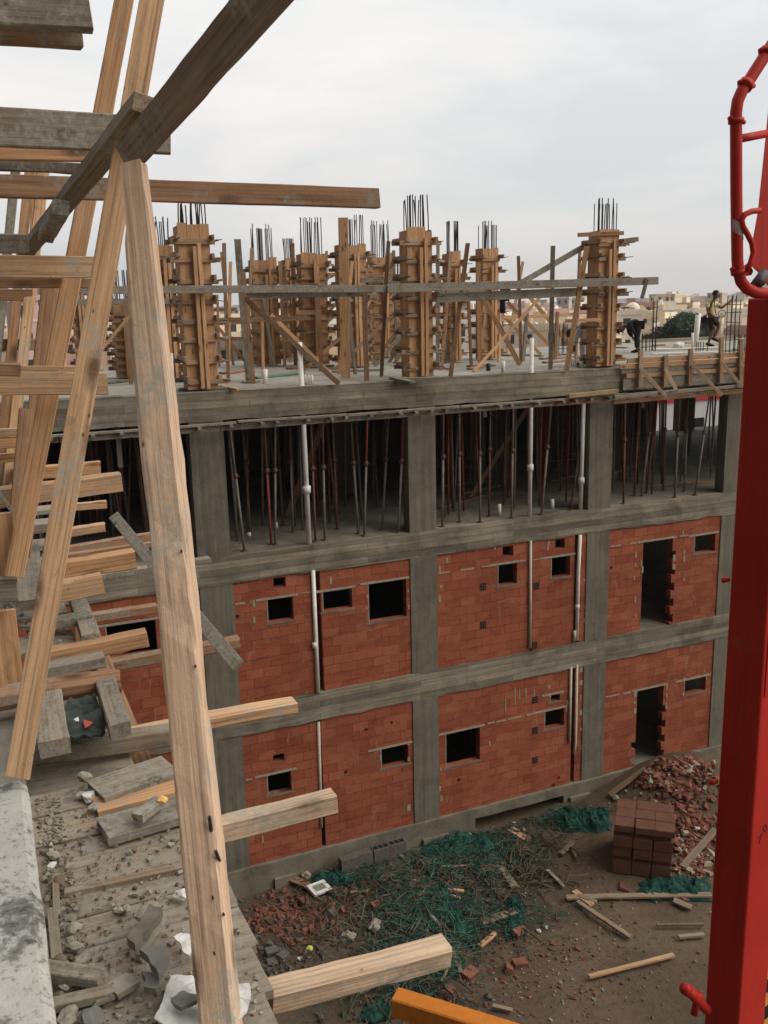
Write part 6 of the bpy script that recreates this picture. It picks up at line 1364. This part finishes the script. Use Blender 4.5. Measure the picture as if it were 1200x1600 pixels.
house('pale house above the dark tree', 1025, 1080, 494, 214, 'white', .2, seed=12)
house('broad beige house behind the man in yellow', 1072, 1190, 503, 181, 'beige', .0, seed=13)
house('white cube house on the skyline above the dark tree', 1072, 1094, 468, 346, 'white', .1, seed=14)
house('tall yellowish house with stepped top on the skyline', 1026, 1048, 462, 379, 'cream', .2, seed=15)
house('cream house left behind the fresh leaning prop', 120, 200, 500, 148, 'cream', .1, seed=16)
house('grey pink house behind the half hidden column', 205, 300, 496, 173, 'pink', -.1, seed=17)
random.seed(21)
def hz(px): return 493 - 0.0238 * px            # horizon row under a photo column
n_ = 0
for d0, d1, cnt, lo, hi in ((120, 165, 30, 26, 56), (165, 240, 46, 14, 38), (240, 380, 60, 3, 20), (380, 680, 66, -8, 9), (130, 200, 34, 22, 52), (200, 330, 50, 6, 32)):
    for i in range(cnt):
        d = random.uniform(d0, d1); wpx = random.uniform(6, 14) * F / d; px = -40 + 1280 * (i + random.random()) / cnt - wpx / 2
        if n_ >= 202: px = 740 + 460 * (i + random.random()) / cnt - wpx * .35; wpx *= .7
        if d < 150 and px + wpx > 985 and px < 1125: continue
        if random.random() < .5 and d > 190: wpx *= .6
        house('far flat roofed house in the hazy pale town', px, px + wpx, hz(px) + random.uniform(lo, hi), d, random.choice(('cream', 'cream', 'white', 'white', 'beige', 'pink', 'grey', 'cream')), group='far houses of the town', parts=False, seed=n_ + 40); n_ += 1
# a far ridge
def ridge(u, v):
    x = -500 + 1900 * u; y = 1330 - 700 * max(0, u - .3) + 120 * v; h = 13 * max(0, noise.noise(Vector((u * 9, 1.7, 0))) + .35) + 4 * noise.noise(Vector((u * 30, 4, 0)))
    return (x, y, -2 + 10 + max(2, h + 12 * math.exp(-((u - .83) / .05) ** 2)) * (1 - abs(2 * v - 1)) * 1.6)
tag(ngrid(160, 6, ridge, 'hills', plain('bare_hills', (.20, .19, .18), .95, 0, .2, .01)), kind='structure')
# ---------------------------------------------------------------- dark tree
LEAF = plain('dark_leaf', (.034, .062, .030), .75, 0, .5, 1.2); BARK = plain('bark', (.10, .075, .05), .9)
def tree(label, px, yb, d, blobs, seed, n=5200):
    r_ = ray(px, 500); k = d / math.hypot(r_.x, r_.y); c = Vector((r_.x * k, r_.y * k, 0)); az = math.atan2(c.x, c.y)
    t = empty('tree', c, -az); tag(t, label, 'tree', 'trees in the town'); rnd = random.Random(seed); m1 = d / F
    tr = MB()
    B = [(Vector(((bx - px) * m1, rnd.uniform(-1, 1), (CZ + onY(bx, by, c.y).z - CZ))), rx * m1, rz_ * m1) for bx, by, rx, rz_ in blobs]
    for b_, rx, rz_ in B: tr.path([Vector((b_.x * .15, 0, -.3)), Vector((b_.x * .35, 0, b_.z * .45)), b_], [.3, .2, .06], 7)
    tr.build('trunk', BARK, t, True)
    mb = MB()
    for _ in range(n):
        b_, rx, rz_ = rnd.choice(B); v = Vector((rnd.gauss(0, 1), rnd.gauss(0, 1), rnd.gauss(0, 1))).normalized() * rnd.uniform(.55, 1.05) * (1 + .25 * noise.noise(b_ + Vector((rnd.random(), 0, 0))))
        p = b_ + Vector((v.x * rx, v.y * rx, v.z * rz_)); s = rnd.uniform(.14, .36); a = Vector((rnd.gauss(0, 1), rnd.gauss(0, 1), rnd.gauss(0, 1))).normalized(); q = a.orthogonal().normalized()
        mb.add([p - a * s, p + q * s * .45, p + a * s, p - q * s * .45], [(0, 1, 2, 3)])
    mb.build('crown', LEAF, t)
tree('dark dense tree left of the tall whitish pipe', 1050, 535, 108, [(1064, 512, 24, 18), (1044, 522, 22, 11), (1080, 510, 13, 19), (1022, 530, 14, 6), (1068, 501, 14, 11), (1086, 522, 9, 14), (1054, 508, 12, 10)], 3)
tree('small dark shrub right of the tall whitish pipe', 1108, 535, 112, [(1104, 520, 9, 16), (1110, 530, 9, 9)], 4, 1200)
tree('green treetop behind the middle cluster', 446, 430, 60, [(446, 424, 6, 4), (441, 428, 4, 3)], 5, 500)

# ---------------------------------------------------------------- air between here and the town
hzm = bpy.data.materials.new('pale_air'); hzm.use_nodes = True; t_ = hzm.node_tree; t_.nodes.clear()
ho = t_.nodes.new('ShaderNodeOutputMaterial'); pv = t_.nodes.new('ShaderNodeVolumePrincipled'); pv.inputs['Color'].default_value = (.93, .91, .88, 1); pv.inputs['Density'].default_value = HAZE; pv.inputs['Anisotropy'].default_value = 0.2
t_.links.new(pv.outputs[0], ho.inputs['Volume'])
hb = MB().box(-300, 1500, -300, 1500, -8, 70).build('haze', hzm); tag(hb, kind='stuff')
